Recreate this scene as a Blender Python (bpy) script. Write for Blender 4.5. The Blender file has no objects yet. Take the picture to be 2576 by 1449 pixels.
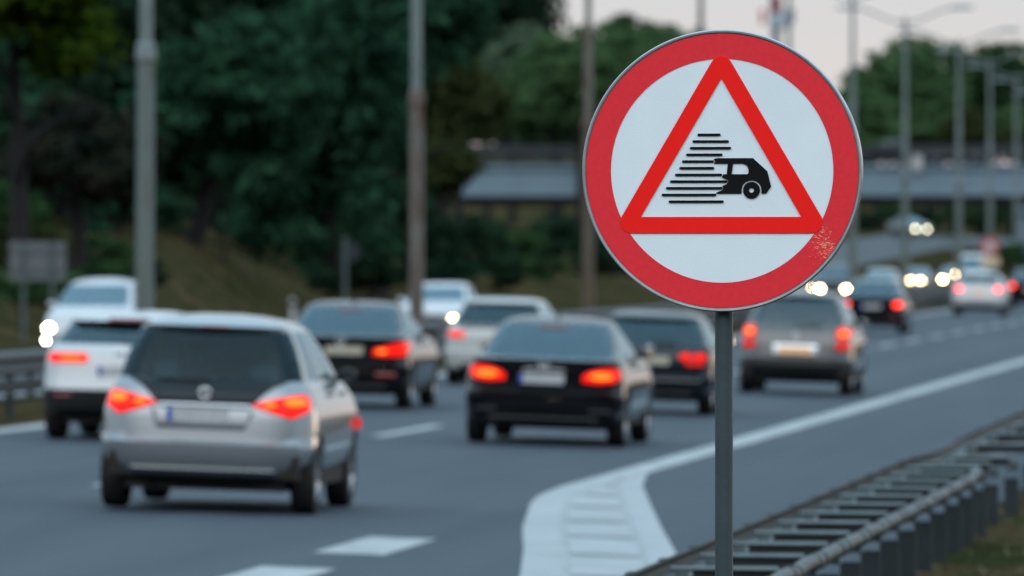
import bpy, bmesh, math, random
from math import sin, cos, pi, radians, sqrt, atan2
from mathutils import Vector, Matrix

# ------------------------------------------------------------------ camera, sky, sun, exposure
# World axes: +Y runs along the motorway, +X is to the right of it, z = 0 is the nearest lane.
sc = bpy.context.scene
COL = sc.collection
PHI = math.atan(0.0934)                 # the camera looks this far left of the road's direction
CAM_Z = 2.2
FPX = 24000.0 / 2576.0                  # focal length in picture widths
SIGN_D = 30.95

cam = bpy.data.cameras.new('camera')
cam.sensor_width = 36.0
cam.lens = 36.0 * FPX
cam.clip_start = 0.5
cam.clip_end = 9000.0
cam.dof.use_dof = True
cam.dof.focus_distance = SIGN_D
cam.dof.aperture_fstop = 7.4
cam_o = bpy.data.objects.new('camera', cam)
COL.objects.link(cam_o)
cam_o.location = (0, 0, CAM_Z)
cam_o.rotation_euler = (pi / 2 - 88.0 / 24000.0, 0, PHI)
sc.camera = cam_o

SUN_EL, SUN_AZ = radians(3.0), radians(35.0)     # low sun, ahead and to the right of the road
world = bpy.data.worlds.new('World')
sc.world = world
world.use_nodes = True
wn, wl = world.node_tree.nodes, world.node_tree.links
wn.clear()
w_out = wn.new('ShaderNodeOutputWorld')
w_bg = wn.new('ShaderNodeBackground')
w_sky = wn.new('ShaderNodeTexSky')
w_sky.sky_type = 'NISHITA'
w_sky.sun_disc = False
w_sky.sun_elevation = SUN_EL
w_sky.sun_rotation = SUN_AZ
w_sky.air_density = 1.0
w_sky.dust_density = 2.0
w_sky.ozone_density = 3.0
# thin even cloud over the dusk sky: pink-grey low down, blue-grey above
w_geo = wn.new('ShaderNodeTexCoord')
w_sep = wn.new('ShaderNodeSeparateXYZ')
w_noise = wn.new('ShaderNodeTexNoise')
w_noise.inputs['Scale'].default_value = 3.0
w_noise.inputs['Detail'].default_value = 4.0
w_map = wn.new('ShaderNodeMapping')
w_map.inputs['Scale'].default_value = (1, 1, 5)
w_add = wn.new('ShaderNodeMath'); w_add.operation = 'MULTIPLY_ADD'
w_add.inputs[1].default_value = 0.06
def sky_ramp(stops):
    r = wn.new('ShaderNodeValToRGB')
    c = r.color_ramp
    c.elements[0].position, c.elements[0].color = stops[0][0], (*stops[0][1], 1)
    c.elements[1].position, c.elements[1].color = stops[-1][0], (*stops[-1][1], 1)
    for p_, c_ in stops[1:-1]:
        e_ = c.elements.new(p_); e_.color = (*c_, 1)
    wl.new(w_add.outputs[0], r.inputs['Fac'])
    return r
w_add.inputs[1].default_value = 0.012
wl.new(w_geo.outputs['Generated'], w_sep.inputs[0])
wl.new(w_geo.outputs['Generated'], w_map.inputs['Vector'])
wl.new(w_map.outputs[0], w_noise.inputs['Vector'])
w_sub = wn.new('ShaderNodeMath'); w_sub.operation = 'SUBTRACT'; w_sub.inputs[1].default_value = 0.5
wl.new(w_noise.outputs['Fac'], w_sub.inputs[0])
wl.new(w_sub.outputs[0], w_add.inputs[0])
wl.new(w_sep.outputs['Z'], w_add.inputs[2])
# the side of the sky ahead, above the set sun: pink low down, grey above; the unseen side behind:
# made dark low down to blacken car rears, bright above to light the sign
w_front = sky_ramp([(0.0, (8.9, 7.5, 6.9)), (0.014, (8.4, 7.65, 7.4)), (0.025, (7.5, 7.55, 7.65)), (0.10, (6.6, 7.6, 8.3)), (0.35, (6.5, 9.2, 11.0)), (0.6, (8.8, 13.2, 16.5)), (1.0, (8.5, 13.0, 16.0))])
w_back = sky_ramp([(0.0, (0.35, 0.48, 0.6)), (0.16, (0.5, 0.7, 0.9)), (0.28, (5.0, 6.0, 7.0)), (0.42, (26.5, 27.5, 28.0)), (0.75, (26.5, 29.0, 30.5)), (1.0, (8.5, 13.0, 16.0))])
w_rng = wn.new('ShaderNodeMapRange'); w_rng.interpolation_type = 'SMOOTHSTEP'
w_rng.inputs['From Min'].default_value = 0.10; w_rng.inputs['From Max'].default_value = -0.45
wl.new(w_sep.outputs['Y'], w_rng.inputs['Value'])
w_dir = wn.new('ShaderNodeMixRGB')
wl.new(w_rng.outputs[0], w_dir.inputs['Fac']); wl.new(w_front.outputs['Color'], w_dir.inputs['Color1']); wl.new(w_back.outputs['Color'], w_dir.inputs['Color2'])
w_mix = wn.new('ShaderNodeMixRGB')
w_mix.inputs['Fac'].default_value = 0.9
wl.new(w_sky.outputs['Color'], w_mix.inputs['Color1'])
wl.new(w_dir.outputs['Color'], w_mix.inputs['Color2'])
wl.new(w_mix.outputs['Color'], w_bg.inputs['Color'])
w_bg.inputs['Strength'].default_value = 0.1
wl.new(w_bg.outputs[0], w_out.inputs['Surface'])

sun = bpy.data.lights.new('sun', 'SUN')
sun.energy = 0.12
sun.angle = radians(12)
sun.color = (1.0, 0.72, 0.5)
sun_o = bpy.data.objects.new('sun', sun)
COL.objects.link(sun_o)
sd = Vector((sin(SUN_AZ) * cos(SUN_EL), cos(SUN_AZ) * cos(SUN_EL), sin(SUN_EL)))
sun_o.rotation_euler = sd.to_track_quat('Z', 'Y').to_euler()

vs = sc.view_settings
vs.view_transform = 'Standard'
vs.look = 'None'
vs.exposure = 0.0
vs.gamma = 1.0
sc.render.engine = 'CYCLES'
sc.cycles.use_denoising = True
sc.cycles.sample_clamp_indirect = 4.0
sc.cycles.max_bounces = 8
sc.cycles.transparent_max_bounces = 24
sc.cycles.caustics_reflective = False
sc.cycles.caustics_refractive = False

RND = random.Random(7)

# ------------------------------------------------------------------ helpers
class MB:
    def __init__(self):
        self.v, self.f, self.m = [], [], []
    def add(self, vs_, fs_, mi=0):
        o = len(self.v)
        self.v += [tuple(p) for p in vs_]
        self.f += [tuple(i + o for i in f) for f in fs_]
        self.m += [mi] * len(fs_)
        return self
    def box(self, a, b, mi=0):
        x0, y0, z0 = a; x1, y1, z1 = b
        return self.add([(x0,y0,z0),(x1,y0,z0),(x1,y1,z0),(x0,y1,z0),(x0,y0,z1),(x1,y0,z1),(x1,y1,z1),(x0,y1,z1)],
                        [(0,3,2,1),(4,5,6,7),(0,1,5,4),(1,2,6,5),(2,3,7,6),(3,0,4,7)], mi)
    def tube(self, pts, rad, n=12, cap=True, mi=0):
        pts = [Vector(p) for p in pts]
        rads = rad if isinstance(rad, (list, tuple)) else [rad] * len(pts)
        vs_, fs_ = [], []
        for i, p in enumerate(pts):
            d = (pts[min(i + 1, len(pts) - 1)] - pts[max(i - 1, 0)]).normalized()
            up = Vector((0, 0, 1)) if abs(d.z) < 0.95 else Vector((0, 1, 0))
            a = d.cross(up).normalized(); b = a.cross(d).normalized()
            for k in range(n):
                t = 2 * pi * k / n
                vs_.append(p + (a * cos(t) + b * sin(t)) * rads[i])
        for i in range(len(pts) - 1):
            for k in range(n):
                k2 = (k + 1) % n
                fs_.append((i*n + k, i*n + k2, (i+1)*n + k2, (i+1)*n + k))
        if cap:
            fs_.append(tuple(range(n - 1, -1, -1)))
            fs_.append(tuple(range((len(pts) - 1) * n, len(pts) * n)))
        return self.add(vs_, fs_, mi)
    def lathe(self, prof, n=32, axis='z', c=(0,0,0), mi=0):
        vs_, fs_ = [], []
        for r, h in prof:
            for k in range(n):
                t = 2 * pi * k / n
                if axis == 'z': p = (c[0] + r*cos(t), c[1] + r*sin(t), c[2] + h)
                elif axis == 'x': p = (c[0] + h, c[1] + r*cos(t), c[2] + r*sin(t))
                else: p = (c[0] + r*cos(t), c[1] + h, c[2] + r*sin(t))
                vs_.append(p)
        for i in range(len(prof) - 1):
            for k in range(n):
                k2 = (k + 1) % n
                fs_.append((i*n + k, i*n + k2, (i+1)*n + k2, (i+1)*n + k))
        return self.add(vs_, fs_, mi)
    def ell(self, c, r, n=12, m=8, mi=0):
        prof = [(max(sin(pi*i/m), 1e-4), -cos(pi*i/m)) for i in range(m + 1)]
        o = MB().lathe(prof, n)
        return self.add([(c[0]+p[0]*r[0], c[1]+p[1]*r[1], c[2]+p[2]*r[2]) for p in o.v], o.f, mi)
    def prism(self, poly, y0, y1, mi=0):
        """polygon in (x,z) extruded along y"""
        n = len(poly)
        vs_ = [(x, y0, z) for x, z in poly] + [(x, y1, z) for x, z in poly]
        fs_ = [tuple(range(n)), tuple(range(2*n - 1, n - 1, -1))]
        fs_ += [(i, i + n, (i + 1) % n + n, (i + 1) % n) for i in range(n)]
        return self.add(vs_, fs_, mi)
    def mesh(self, name, mats, smooth=False):
        me = bpy.data.meshes.new(name)
        me.from_pydata(self.v, [], self.f)
        mats = mats if isinstance(mats, (list, tuple)) else [mats]
        for m in mats: me.materials.append(m)
        if len(mats) > 1: me.polygons.foreach_set('material_index', self.m)
        if smooth:
            me.polygons.foreach_set('use_smooth', [True] * len(me.polygons))
            try: me.set_sharp_from_angle(angle=radians(38))
            except Exception: pass
        me.update()
        return me
    def build(self, name, mats, parent=None, smooth=False, loc=None, fix=False):
        me = self.mesh(name, mats, smooth)
        if fix:
            bm = bmesh.new(); bm.from_mesh(me)
            bmesh.ops.recalc_face_normals(bm, faces=bm.faces); bm.to_mesh(me); bm.free()
        return link(name, me, parent, loc)

def link(name, me, parent=None, loc=None):
    o = bpy.data.objects.new(name, me)
    COL.objects.link(o)
    if parent: o.parent = parent
    if loc: o.location = loc
    return o

def tag(o, label=None, cat=None, group=None, kind=None):
    if label: o['label'] = label
    if cat: o['category'] = cat
    if group: o['group'] = group
    if kind: o['kind'] = kind
    return o

def empty(name, loc, rz=0.0, ry=0.0):
    o = bpy.data.objects.new(name, None)
    o.empty_display_size = 0.3
    COL.objects.link(o)
    o.location = loc
    o.rotation_euler = (0, ry, rz)
    return o

# ------------------------------------------------------------------ materials
def mat(name, col, rough=0.6, metal=0.0, spec=0.5, coat=0.0, var=0.0, vscale=3.0, bump=0.0, bscale=40.0,
        col2=None, stretch=(1,1,1), thr=None, em=None, ems=0.0):
    m = bpy.data.materials.new(name)
    m.use_nodes = True
    nt = m.node_tree; N, L = nt.nodes, nt.links
    p = N['Principled BSDF']
    p.inputs['Base Color'].default_value = (*col, 1)
    p.inputs['Roughness'].default_value = rough
    p.inputs['Metallic'].default_value = metal
    p.inputs['Specular IOR Level'].default_value = spec
    p.inputs['Coat Weight'].default_value = coat
    p.inputs['Coat Roughness'].default_value = 0.04
    if em:
        p.inputs['Emission Color'].default_value = (*em, 1)
        p.inputs['Emission Strength'].default_value = ems
    tc = N.new('ShaderNodeTexCoord'); mp = N.new('ShaderNodeMapping')
    mp.inputs['Scale'].default_value = stretch
    L.new(tc.outputs['Object'], mp.inputs['Vector'])
    if var > 0 or col2:
        n = N.new('ShaderNodeTexNoise')
        n.inputs['Scale'].default_value = vscale
        n.inputs['Detail'].default_value = 6
        n.inputs['Roughness'].default_value = 0.6
        L.new(mp.outputs[0], n.inputs['Vector'])
        r = N.new('ShaderNodeValToRGB')
        lo, hi = thr if thr else (0.3, 0.7)
        r.color_ramp.elements[0].position = lo
        r.color_ramp.elements[1].position = hi
        a = col if col2 else tuple(c * (1 - var) for c in col)
        b = col2 if col2 else tuple(min(c * (1 + var), 1) for c in col)
        r.color_ramp.elements[0].color = (*a, 1)
        r.color_ramp.elements[1].color = (*b, 1)
        L.new(n.outputs['Fac'], r.inputs['Fac'])
        L.new(r.outputs['Color'], p.inputs['Base Color'])
    if bump > 0:
        n2 = N.new('ShaderNodeTexNoise')
        n2.inputs['Scale'].default_value = bscale
        n2.inputs['Detail'].default_value = 4
        L.new(mp.outputs[0], n2.inputs['Vector'])
        b = N.new('ShaderNodeBump')
        b.inputs['Strength'].default_value = bump
        b.inputs['Distance'].default_value = 0.02
        L.new(n2.outputs['Fac'], b.inputs['Height'])
        L.new(b.outputs[0], p.inputs['Normal'])
    return m

def glass_mat(name, tint, refl=1.55, fac=1.0):
    m = bpy.data.materials.new(name); m.use_nodes = True
    nt = m.node_tree; N, L = nt.nodes, nt.links
    N.clear()
    out = N.new('ShaderNodeOutputMaterial')
    tr = N.new('ShaderNodeBsdfTransparent'); tr.inputs['Color'].default_value = (*tint, 1)
    gl = N.new('ShaderNodeBsdfGlossy'); gl.inputs['Roughness'].default_value = 0.02; gl.inputs['Color'].default_value = (0.66, 0.88, 1.0, 1)
    fr = N.new('ShaderNodeFresnel'); fr.inputs['IOR'].default_value = refl
    mx = N.new('ShaderNodeMixShader')
    L.new(fr.outputs[0], mx.inputs['Fac']); L.new(tr.outputs[0], mx.inputs[1]); L.new(gl.outputs[0], mx.inputs[2])
    L.new(mx.outputs[0], out.inputs['Surface'])
    return m

def glow_mat(name, col, strength):
    m = bpy.data.materials.new(name); m.use_nodes = True
    p = m.node_tree.nodes['Principled BSDF']
    p.inputs['Base Color'].default_value = (*[min(c, 1.0) * 0.25 for c in col], 1)
    p.inputs['Roughness'].default_value = 0.25
    p.inputs['Specular IOR Level'].default_value = 0.12
    p.inputs['Emission Color'].default_value = (*col, 1)
    p.inputs['Emission Strength'].default_value = strength
    return m

M = {}
M['tyre'] = mat('tyre_rubber', (0.012, 0.012, 0.013), 0.85, var=0.3, vscale=20)
M['rim'] = mat('rim_alloy', (0.35, 0.36, 0.38), 0.3, metal=0.9, var=0.1)
M['trim'] = mat('black_trim', (0.006, 0.007, 0.008), 0.55, var=0.2, vscale=12)
M['under'] = mat('underbody', (0.012, 0.009, 0.007), 0.8, var=0.4, vscale=6)
M['seat'] = mat('seat_fabric', (0.02, 0.022, 0.025), 0.9, var=0.3, vscale=15)
M['gloss'] = mat('gloss_black_panel', (0.006, 0.012, 0.016), 0.15, spec=0.25, var=0.05)
M['seat_pale'] = mat('seat_pale_fabric', (0.14, 0.16, 0.16), 0.9, var=0.25, vscale=9)
M['chrome'] = mat('chrome', (0.75, 0.76, 0.78), 0.15, metal=1.0, var=0.05)
M['plate'] = mat('plate_white', (0.42, 0.44, 0.46), 0.4, var=0.1, vscale=18, stretch=(1,1,0.3))
M['plate_warm'] = glow_mat('plate_lit_warm', (1.0, 0.62, 0.33), 0.55)  # plate lamp's warm light given to the plate as its own glow
M['plate_yel'] = mat('plate_cream', (0.42, 0.40, 0.33), 0.4, var=0.1, vscale=18)
M['blue'] = mat('plate_blue_band', (0.02, 0.08, 0.4), 0.4, var=0.05)
M['mirror'] = mat('mirror_glass', (0.35, 0.36, 0.38), 0.05, metal=1.0, var=0.02)
M['darkred'] = mat('unlit_red_lens', (0.18, 0.01, 0.012), 0.15, coat=0.5, var=0.1)
M['glass'] = glass_mat('car_glass', (0.50, 0.64, 0.66), 1.75)
M['glass_dark'] = glass_mat('car_glass_dark', (0.28, 0.40, 0.44))
M['glass_tail'] = glass_mat('car_glass_privacy', (0.26, 0.46, 0.54), 1.36)
M['glass_sky'] = glass_mat('windscreen_glass', (0.50, 0.64, 0.66), 2.3)
M['tail'] = glow_mat('tail_red', (1.0, 0.012, 0.006), 1.15)
M['tail_soft'] = glow_mat('tail_red_soft', (1.0, 0.03, 0.02), 0.6)
M['tail_core'] = glow_mat('tail_core', (1.0, 0.16, 0.015), 2.2)
M['tail_far'] = glow_mat('tail_red_far', (1.0, 0.035, 0.025), 5.0)
M['head'] = glow_mat('headlight_white', (1.0, 0.68, 0.33), 62.0)
M['head_cool'] = glow_mat('headlight_pale', (1.0, 0.93, 0.68), 40.0)
M['head_fwd'] = glow_mat('headlight_low_beam', (1.0, 0.72, 0.42), 160.0)
M['head_dim'] = glow_mat('headlight_dim', (1.0, 0.92, 0.62), 14.0)
M['amber'] = glow_mat('indicator_amber', (1.0, 0.35, 0.12), 0.55)

def paint(name, col, metal=0.5, rough=0.32, coat=0.8):
    return mat(name, col, rough, metal=metal, coat=coat, spec=0.25 if max(col) < 0.02 else 0.5, var=0.05, vscale=2.0)

# ------------------------------------------------------------------ ground
def sstep(a, b, x):
    t = max(0.0, min(1.0, (x - a) / (b - a)))
    return t * t * (3 - 2 * t)

def ramp_z(t, s):
    return min(2.5, max(0.0, 2.4 + (s - 680) * 0.0102)) + 0.27 * (-33 - t)

def hnoise(x, y):
    return sin(x * 0.31 + 1.7 * sin(y * 0.043)) * 0.5 + sin(y * 0.071 + x * 0.13 + 2.0) * 0.5

def gz(t, s):
    """height of the land"""
    if t > -3.75:
        z = -0.24 + 0.27 * sstep(-3.74, -3.5, t) + 0.05 * sstep(-2.5, 3, t) + 0.012 * hnoise(t * 9, s * 11)
        return z + 0.02 * max(0, t - 12)
    if t > -17.0: return (-0.035 if t > -10 else -0.02) * (t + 10) - 0.03
    if t > -20.9: return 0.13 - 0.14 * (t + 17) / -3.9 + 0.03 * hnoise(t * 4, s)
    if t > -30.4: return -0.03
    a = -30.4 - t
    hill = 0.30 * max(0, a - 2.4)
    hill = 11 * (1 - math.exp(-hill / 11)) + 0.22 * hnoise(t * 2, s) * sstep(2, 8, a)
    bump = 1.3 * math.exp(-((s - 288) / 22) ** 2) * sstep(3, 7, a) * (1 - 0.6 * sstep(14, 30, a))
    hill += bump
    near = 1 - sstep(430, 540, s)
    rz = ramp_z(max(min(t, -32.6), -37.4), s)
    if a < 2.2: rampz = rz * sstep(0.0, 2.2, a)
    elif t > -37.4: rampz = rz - 0.05
    else: rampz = rz + 0.02 * (-37.4 - t)
    far = sstep(880, 1080, s) * 9 * sstep(16, 50, a)
    return near * hill + (1 - near) * rampz + far

def axis(parts):
    out = []
    for a, b, n in parts:
        out += [a + (b - a) * i / n for i in range(n)]
    out.append(parts[-1][1])
    return out

tx = axis([(-2500, -400, 10), (-400, -100, 20), (-100, -41, 40), (-41, -30.4, 24), (-30.4, -20.9, 3), (-20.9, -17, 10),
           (-17, -10, 3), (-10, -3.75, 3), (-3.75, 3, 36), (3, 60, 14), (60, 2500, 10)])
sy = axis([(-200, 30, 8), (30, 130, 70), (130, 600, 150), (600, 1100, 80), (1100, 2000, 18), (2000, 8500, 14)])
mb = MB()
nx = len(tx)
vs_ = [(t, s, gz(t, s)) for s in sy for t in tx]
fs_ = [(j*nx + i, j*nx + i + 1, (j+1)*nx + i + 1, (j+1)*nx + i) for j in range(len(sy) - 1) for i in range(nx - 1)]
mb.add(vs_, fs_)
def ground_mat():
    m = mat('dry_grass_ground', (0.022, 0.032, 0.013), 0.95, spec=0.0, col2=(0.078, 0.056, 0.034), vscale=0.5, thr=(0.35, 0.68), bump=0.6, bscale=8)
    nt = m.node_tree; N, L = nt.nodes, nt.links
    p = N['Principled BSDF']
    old = p.inputs['Base Color'].links[0].from_socket
    tc = N.new('ShaderNodeTexCoord')
    n = N.new('ShaderNodeTexNoise'); n.inputs['Scale'].default_value = 2.6; n.inputs['Detail'].default_value = 8
    L.new(tc.outputs['Object'], n.inputs['Vector'])
    r = N.new('ShaderNodeValToRGB')
    r.color_ramp.elements[0].position = 0.35; r.color_ramp.elements[0].color = (0.45, 0.5, 0.45, 1)
    r.color_ramp.elements[1].position = 0.7; r.color_ramp.elements[1].color = (1.35, 1.25, 1.2, 1)
    L.new(n.outputs['Fac'], r.inputs['Fac'])
    mx = N.new('ShaderNodeMixRGB'); mx.blend_type = 'MULTIPLY'; mx.inputs['Fac'].default_value = 1
    L.new(old, mx.inputs['Color1']); L.new(r.outputs['Color'], mx.inputs['Color2'])
    L.new(mx.outputs[0], p.inputs['Base Color'])
    return m
M['ground'] = ground_mat()
tag(mb.build('ground', M['ground'], smooth=True), kind='structure')

def asphalt(name, col, col2):
    m = mat(name, col, 0.72, spec=0.35, col2=col2, vscale=0.55, stretch=(1.6, 0.05, 1), thr=(0.3, 0.72), bump=0.25, bscale=60)
    nt = m.node_tree; N, L = nt.nodes, nt.links
    p = N['Principled BSDF']
    old = p.inputs['Base Color'].links[0].from_socket
    tc = N.new('ShaderNodeTexCoord')
    n = N.new('ShaderNodeTexNoise'); n.inputs['Scale'].default_value = 9; n.inputs['Detail'].default_value = 8; n.inputs['Roughness'].default_value = 0.8
    L.new(tc.outputs['Object'], n.inputs['Vector'])
    r = N.new('ShaderNodeValToRGB')
    r.color_ramp.elements[0].position = 0.3; r.color_ramp.elements[0].color = (0.82, 0.82, 0.82, 1)
    r.color_ramp.elements[1].position = 0.7; r.color_ramp.elements[1].color = (1.15, 1.15, 1.15, 1)
    L.new(n.outputs['Fac'], r.inputs['Fac'])
    mx = N.new('ShaderNodeMixRGB'); mx.blend_type = 'MULTIPLY'; mx.inputs['Fac'].default_value = 1
    L.new(old, mx.inputs['Color1']); L.new(r.outputs['Color'], mx.inputs['Color2'])
    L.new(mx.outputs[0], p.inputs['Base Color'])
    return m
M['asphalt'] = asphalt('asphalt', (0.014, 0.027, 0.042), (0.036, 0.052, 0.072))
M['asphalt2'] = asphalt('asphalt_far', (0.035, 0.044, 0.052), (0.05, 0.06, 0.068))

def rz(t): return -0.035 * (t + 10) if t > -10 else -0.02 * (t + 10)
def strip(name, t0, t1, s0, s1, zf, m, ns=1, nt_=1, kind='structure'):
    b = MB()
    vs_ = []
    for j in range(ns + 1):
        for i in range(nt_ + 1):
            t = t0 + (t1 - t0) * i / nt_; s = s0 + (s1 - s0) * j / ns
            vs_.append((t, s, zf(t, s)))
    w = nt_ + 1
    b.add(vs_, [(j*w + i, j*w + i + 1, (j+1)*w + i + 1, (j+1)*w + i) for j in range(ns) for i in range(nt_)])
    return tag(b.build(name, m), kind=kind)

strip('motorway', -16.9, -3.73, -100, 4000, lambda t, s: rz(t), M['asphalt'], 20, 40)
strip('oncoming_carriageway', -30.3, -21.0, -100, 4000, lambda t, s: 0.0, M['asphalt2'], 20)
strip('ramp_road', -37.0, -33.0, 545, 960, lambda t, s: ramp_z(t, s) + 0.03, M['asphalt2'], 20, 2)

M['gutter'] = mat('concrete_gutter', (0.12, 0.10, 0.092), 0.85, var=0.2, vscale=1.5, stretch=(1, .2, 1))
strip('concrete_gutter', -16.95, -16.5, -100, 1500, lambda t, s: rz(t) + 0.006, M['gutter'], 8)
# painted markings: worn thermoplastic
M['white'] = mat('worn_white_paint', (0.29, 0.315, 0.33), 0.6, var=0.22, vscale=3.0, stretch=(1, 0.25, 1), bump=0.15)
def mark(name, t0, t1, s0, s1, zf=lambda t: rz(t) + 0.004, ns=1):
    return strip(name, t0, t1, s0, s1, lambda t, s: zf(t), M['white'], ns)
mark('edge_line', -8.12, -7.78, 98.0, 1500, ns=8)
mark('left_edge_line', -16.45, -16.12, -60, 1500, ns=8)
mark('oncoming_edge_line', -21.6, -21.4, 0, 1500, lambda t: 0.004, 8)
for k in range(-2, 60):
    s0 = 111.6 + 12.0 * k
    mark('lane_dash', -12.12, -11.92, s0, s0 + 7.2)
for k in range(-2, 40):
    s0 = 112.0 + 12.0 * k
    mark('oncoming_lane_dash', -25.8, -25.6, s0, s0 + 6.0, lambda t: 0.004)
for s0 in (57.2, 64.4, 71.6):
    mark('block_dash', -8.2, -7.66, s0, s0 + 4.0)

# the gore: two border lines with cross bars between them
def gore_mat():
    m = mat('worn_gore_paint', (0.285, 0.31, 0.33), 0.6, var=0.2, vscale=1.8, bump=0.15)
    return m
M['gore'] = gore_mat()
GL = [(98.5, -8.12), (92, -8.13), (88.7, -8.04), (86.4, -7.9), (83, -7.62), (79.3, -7.32), (74, -6.82), (68.5, -6.34), (58, -5.45), (50, -4.8)]
GR = [(101, -7.78), (97.8, -7.74), (93.2, -7.42), (86, -6.76), (80, -6.2), (74.6, -5.68), (64, -4.75), (56, -4.15), (50, -3.8)]
def lerp_t(tab, s):
    tab = sorted(tab)
    for (a, ta), (b, tb) in zip(tab, tab[1:]):
        if a <= s <= b: return ta + (tb - ta) * (s - a) / (b - a)
    return tab[0][1] if s < tab[0][0] else tab[-1][1]
def ribbon(b, fa, fb, s0, s1, n, dz):
    vs_ = []
    for i in range(n + 1):
        s = s0 + (s1 - s0) * i / n
        for t in (fa(s), fb(s)): vs_.append((t, s, rz(t) + dz))
    b.add(vs_, [(2*i, 2*i + 1, 2*i + 3, 2*i + 2) for i in range(n)])
b = MB()
ribbon(b, lambda s: lerp_t(GL, s), lambda s: lerp_t(GL, s) + 0.30, 50, 98.0, 60, 0.004)
ribbon(b, lambda s: lerp_t(GR, s) - 0.24, lambda s: lerp_t(GR, s), 50, 98.0, 60, 0.008)
s = 50.5
rg = random.Random(3)
M['gore_old'] = mat('faded_gore_paint', (0.272, 0.297, 0.316), 0.65, var=0.12, vscale=1.6, bump=0.15)
b2 = MB()
ribbon(b2, lambda q: lerp_t(GL, q) + 0.1, lambda q: lerp_t(GR, q) - 0.1, 50, 97.8, 50, 0.0022)
tag(b2.build('gore_base_coat', M['gore_old']), kind='structure')
while s < 96.5:
    ln = 3.0 * (0.8 + 0.4 * rg.random()) if s < 88 else 2.2
    ribbon(b, lambda q: lerp_t(GL, q) + 0.36, lambda q: lerp_t(GR, q) - 0.28, s, min(s + ln, 97.6), 6, 0.012)
    s += ln + 0.75 + 0.3 * rg.random()
tag(b.build('gore_marking', M['gore']), kind='structure')

# ------------------------------------------------------------------ the big sign
KS = 0.00129                                      # metres at the sign per unit of the measured drawing
YAW = radians(8)
def cam_to_world(px, d):
    X = (px - 1288.0) / 24000.0 * d
    return X * cos(PHI) - d * sin(PHI), X * sin(PHI) + d * cos(PHI)
sx_, sy_ = cam_to_world(1816.5, SIGN_D)
sz_ = CAM_Z + (636 - 429) / 24000.0 * SIGN_D
sign = empty('road_sign', (sx_, sy_, gz(sx_, sy_)), PHI + YAW * -1 * -1 * -1)
tag(sign, 'round white road sign with red border, red triangle and black speeding car', 'road sign')
SZ = sz_ - gz(sx_, sy_)
cy = cos(YAW)
def SP(px, py): return ((px - 1816.5) * KS / cy, SZ + (429 - py) * KS)

M['galv'] = mat('galvanised_steel', (0.34, 0.38, 0.39), 0.42, metal=0.55, var=0.12, vscale=9, bump=0.04)
M['galv_rim'] = mat('sign_rim_aluminium', (0.52, 0.57, 0.60), 0.32, metal=0.6, col2=(0.36, 0.41, 0.44), vscale=14, thr=(0.3, 0.75))
M['post'] = mat('sign_post_steel', (0.060, 0.085, 0.095), 0.38, metal=0.35, var=0.10, vscale=8, bump=0.04)

def sign_white():
    m = mat('sign_white_film', (0.76, 0.86, 0.93), 0.36, spec=0.4, var=0.03, vscale=5)
    nt = m.node_tree; N, L = nt.nodes, nt.links
    p = N['Principled BSDF']
    tc = N.new('ShaderNodeTexCoord')
    n = N.new('ShaderNodeTexNoise'); n.inputs['Scale'].default_value = 26; n.inputs['Detail'].default_value = 3
    r = N.new('ShaderNodeValToRGB')
    r.color_ramp.elements[0].position = 0.24; r.color_ramp.elements[0].color = (0.25, 0.25, 0.24, 1)
    r.color_ramp.elements[1].position = 0.27; r.color_ramp.elements[1].color = (1, 1, 1, 1)
    L.new(tc.outputs['Object'], n.inputs['Vector']); L.new(n.outputs['Fac'], r.inputs['Fac'])
    mx = N.new('ShaderNodeMixRGB'); mx.blend_type = 'MULTIPLY'; mx.inputs['Fac'].default_value = 0.5
    old = p.inputs['Base Color'].links[0].from_socket
    L.new(old, mx.inputs['Color1']); L.new(r.outputs['Color'], mx.inputs['Color2']); L.new(mx.outputs[0], p.inputs['Base Color'])
    # honeycomb film relief
    v = N.new('ShaderNodeTexVoronoi'); v.inputs['Scale'].default_value = 190
    L.new(tc.outputs['Object'], v.inputs['Vector'])
    bu = N.new('ShaderNodeBump'); bu.inputs['Strength'].default_value = 0.12; bu.inputs['Distance'].default_value = 0.002
    L.new(v.outputs['Distance'], bu.inputs['Height']); L.new(bu.outputs[0], p.inputs['Normal'])
    return m
M['sign_white'] = sign_white()

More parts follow.
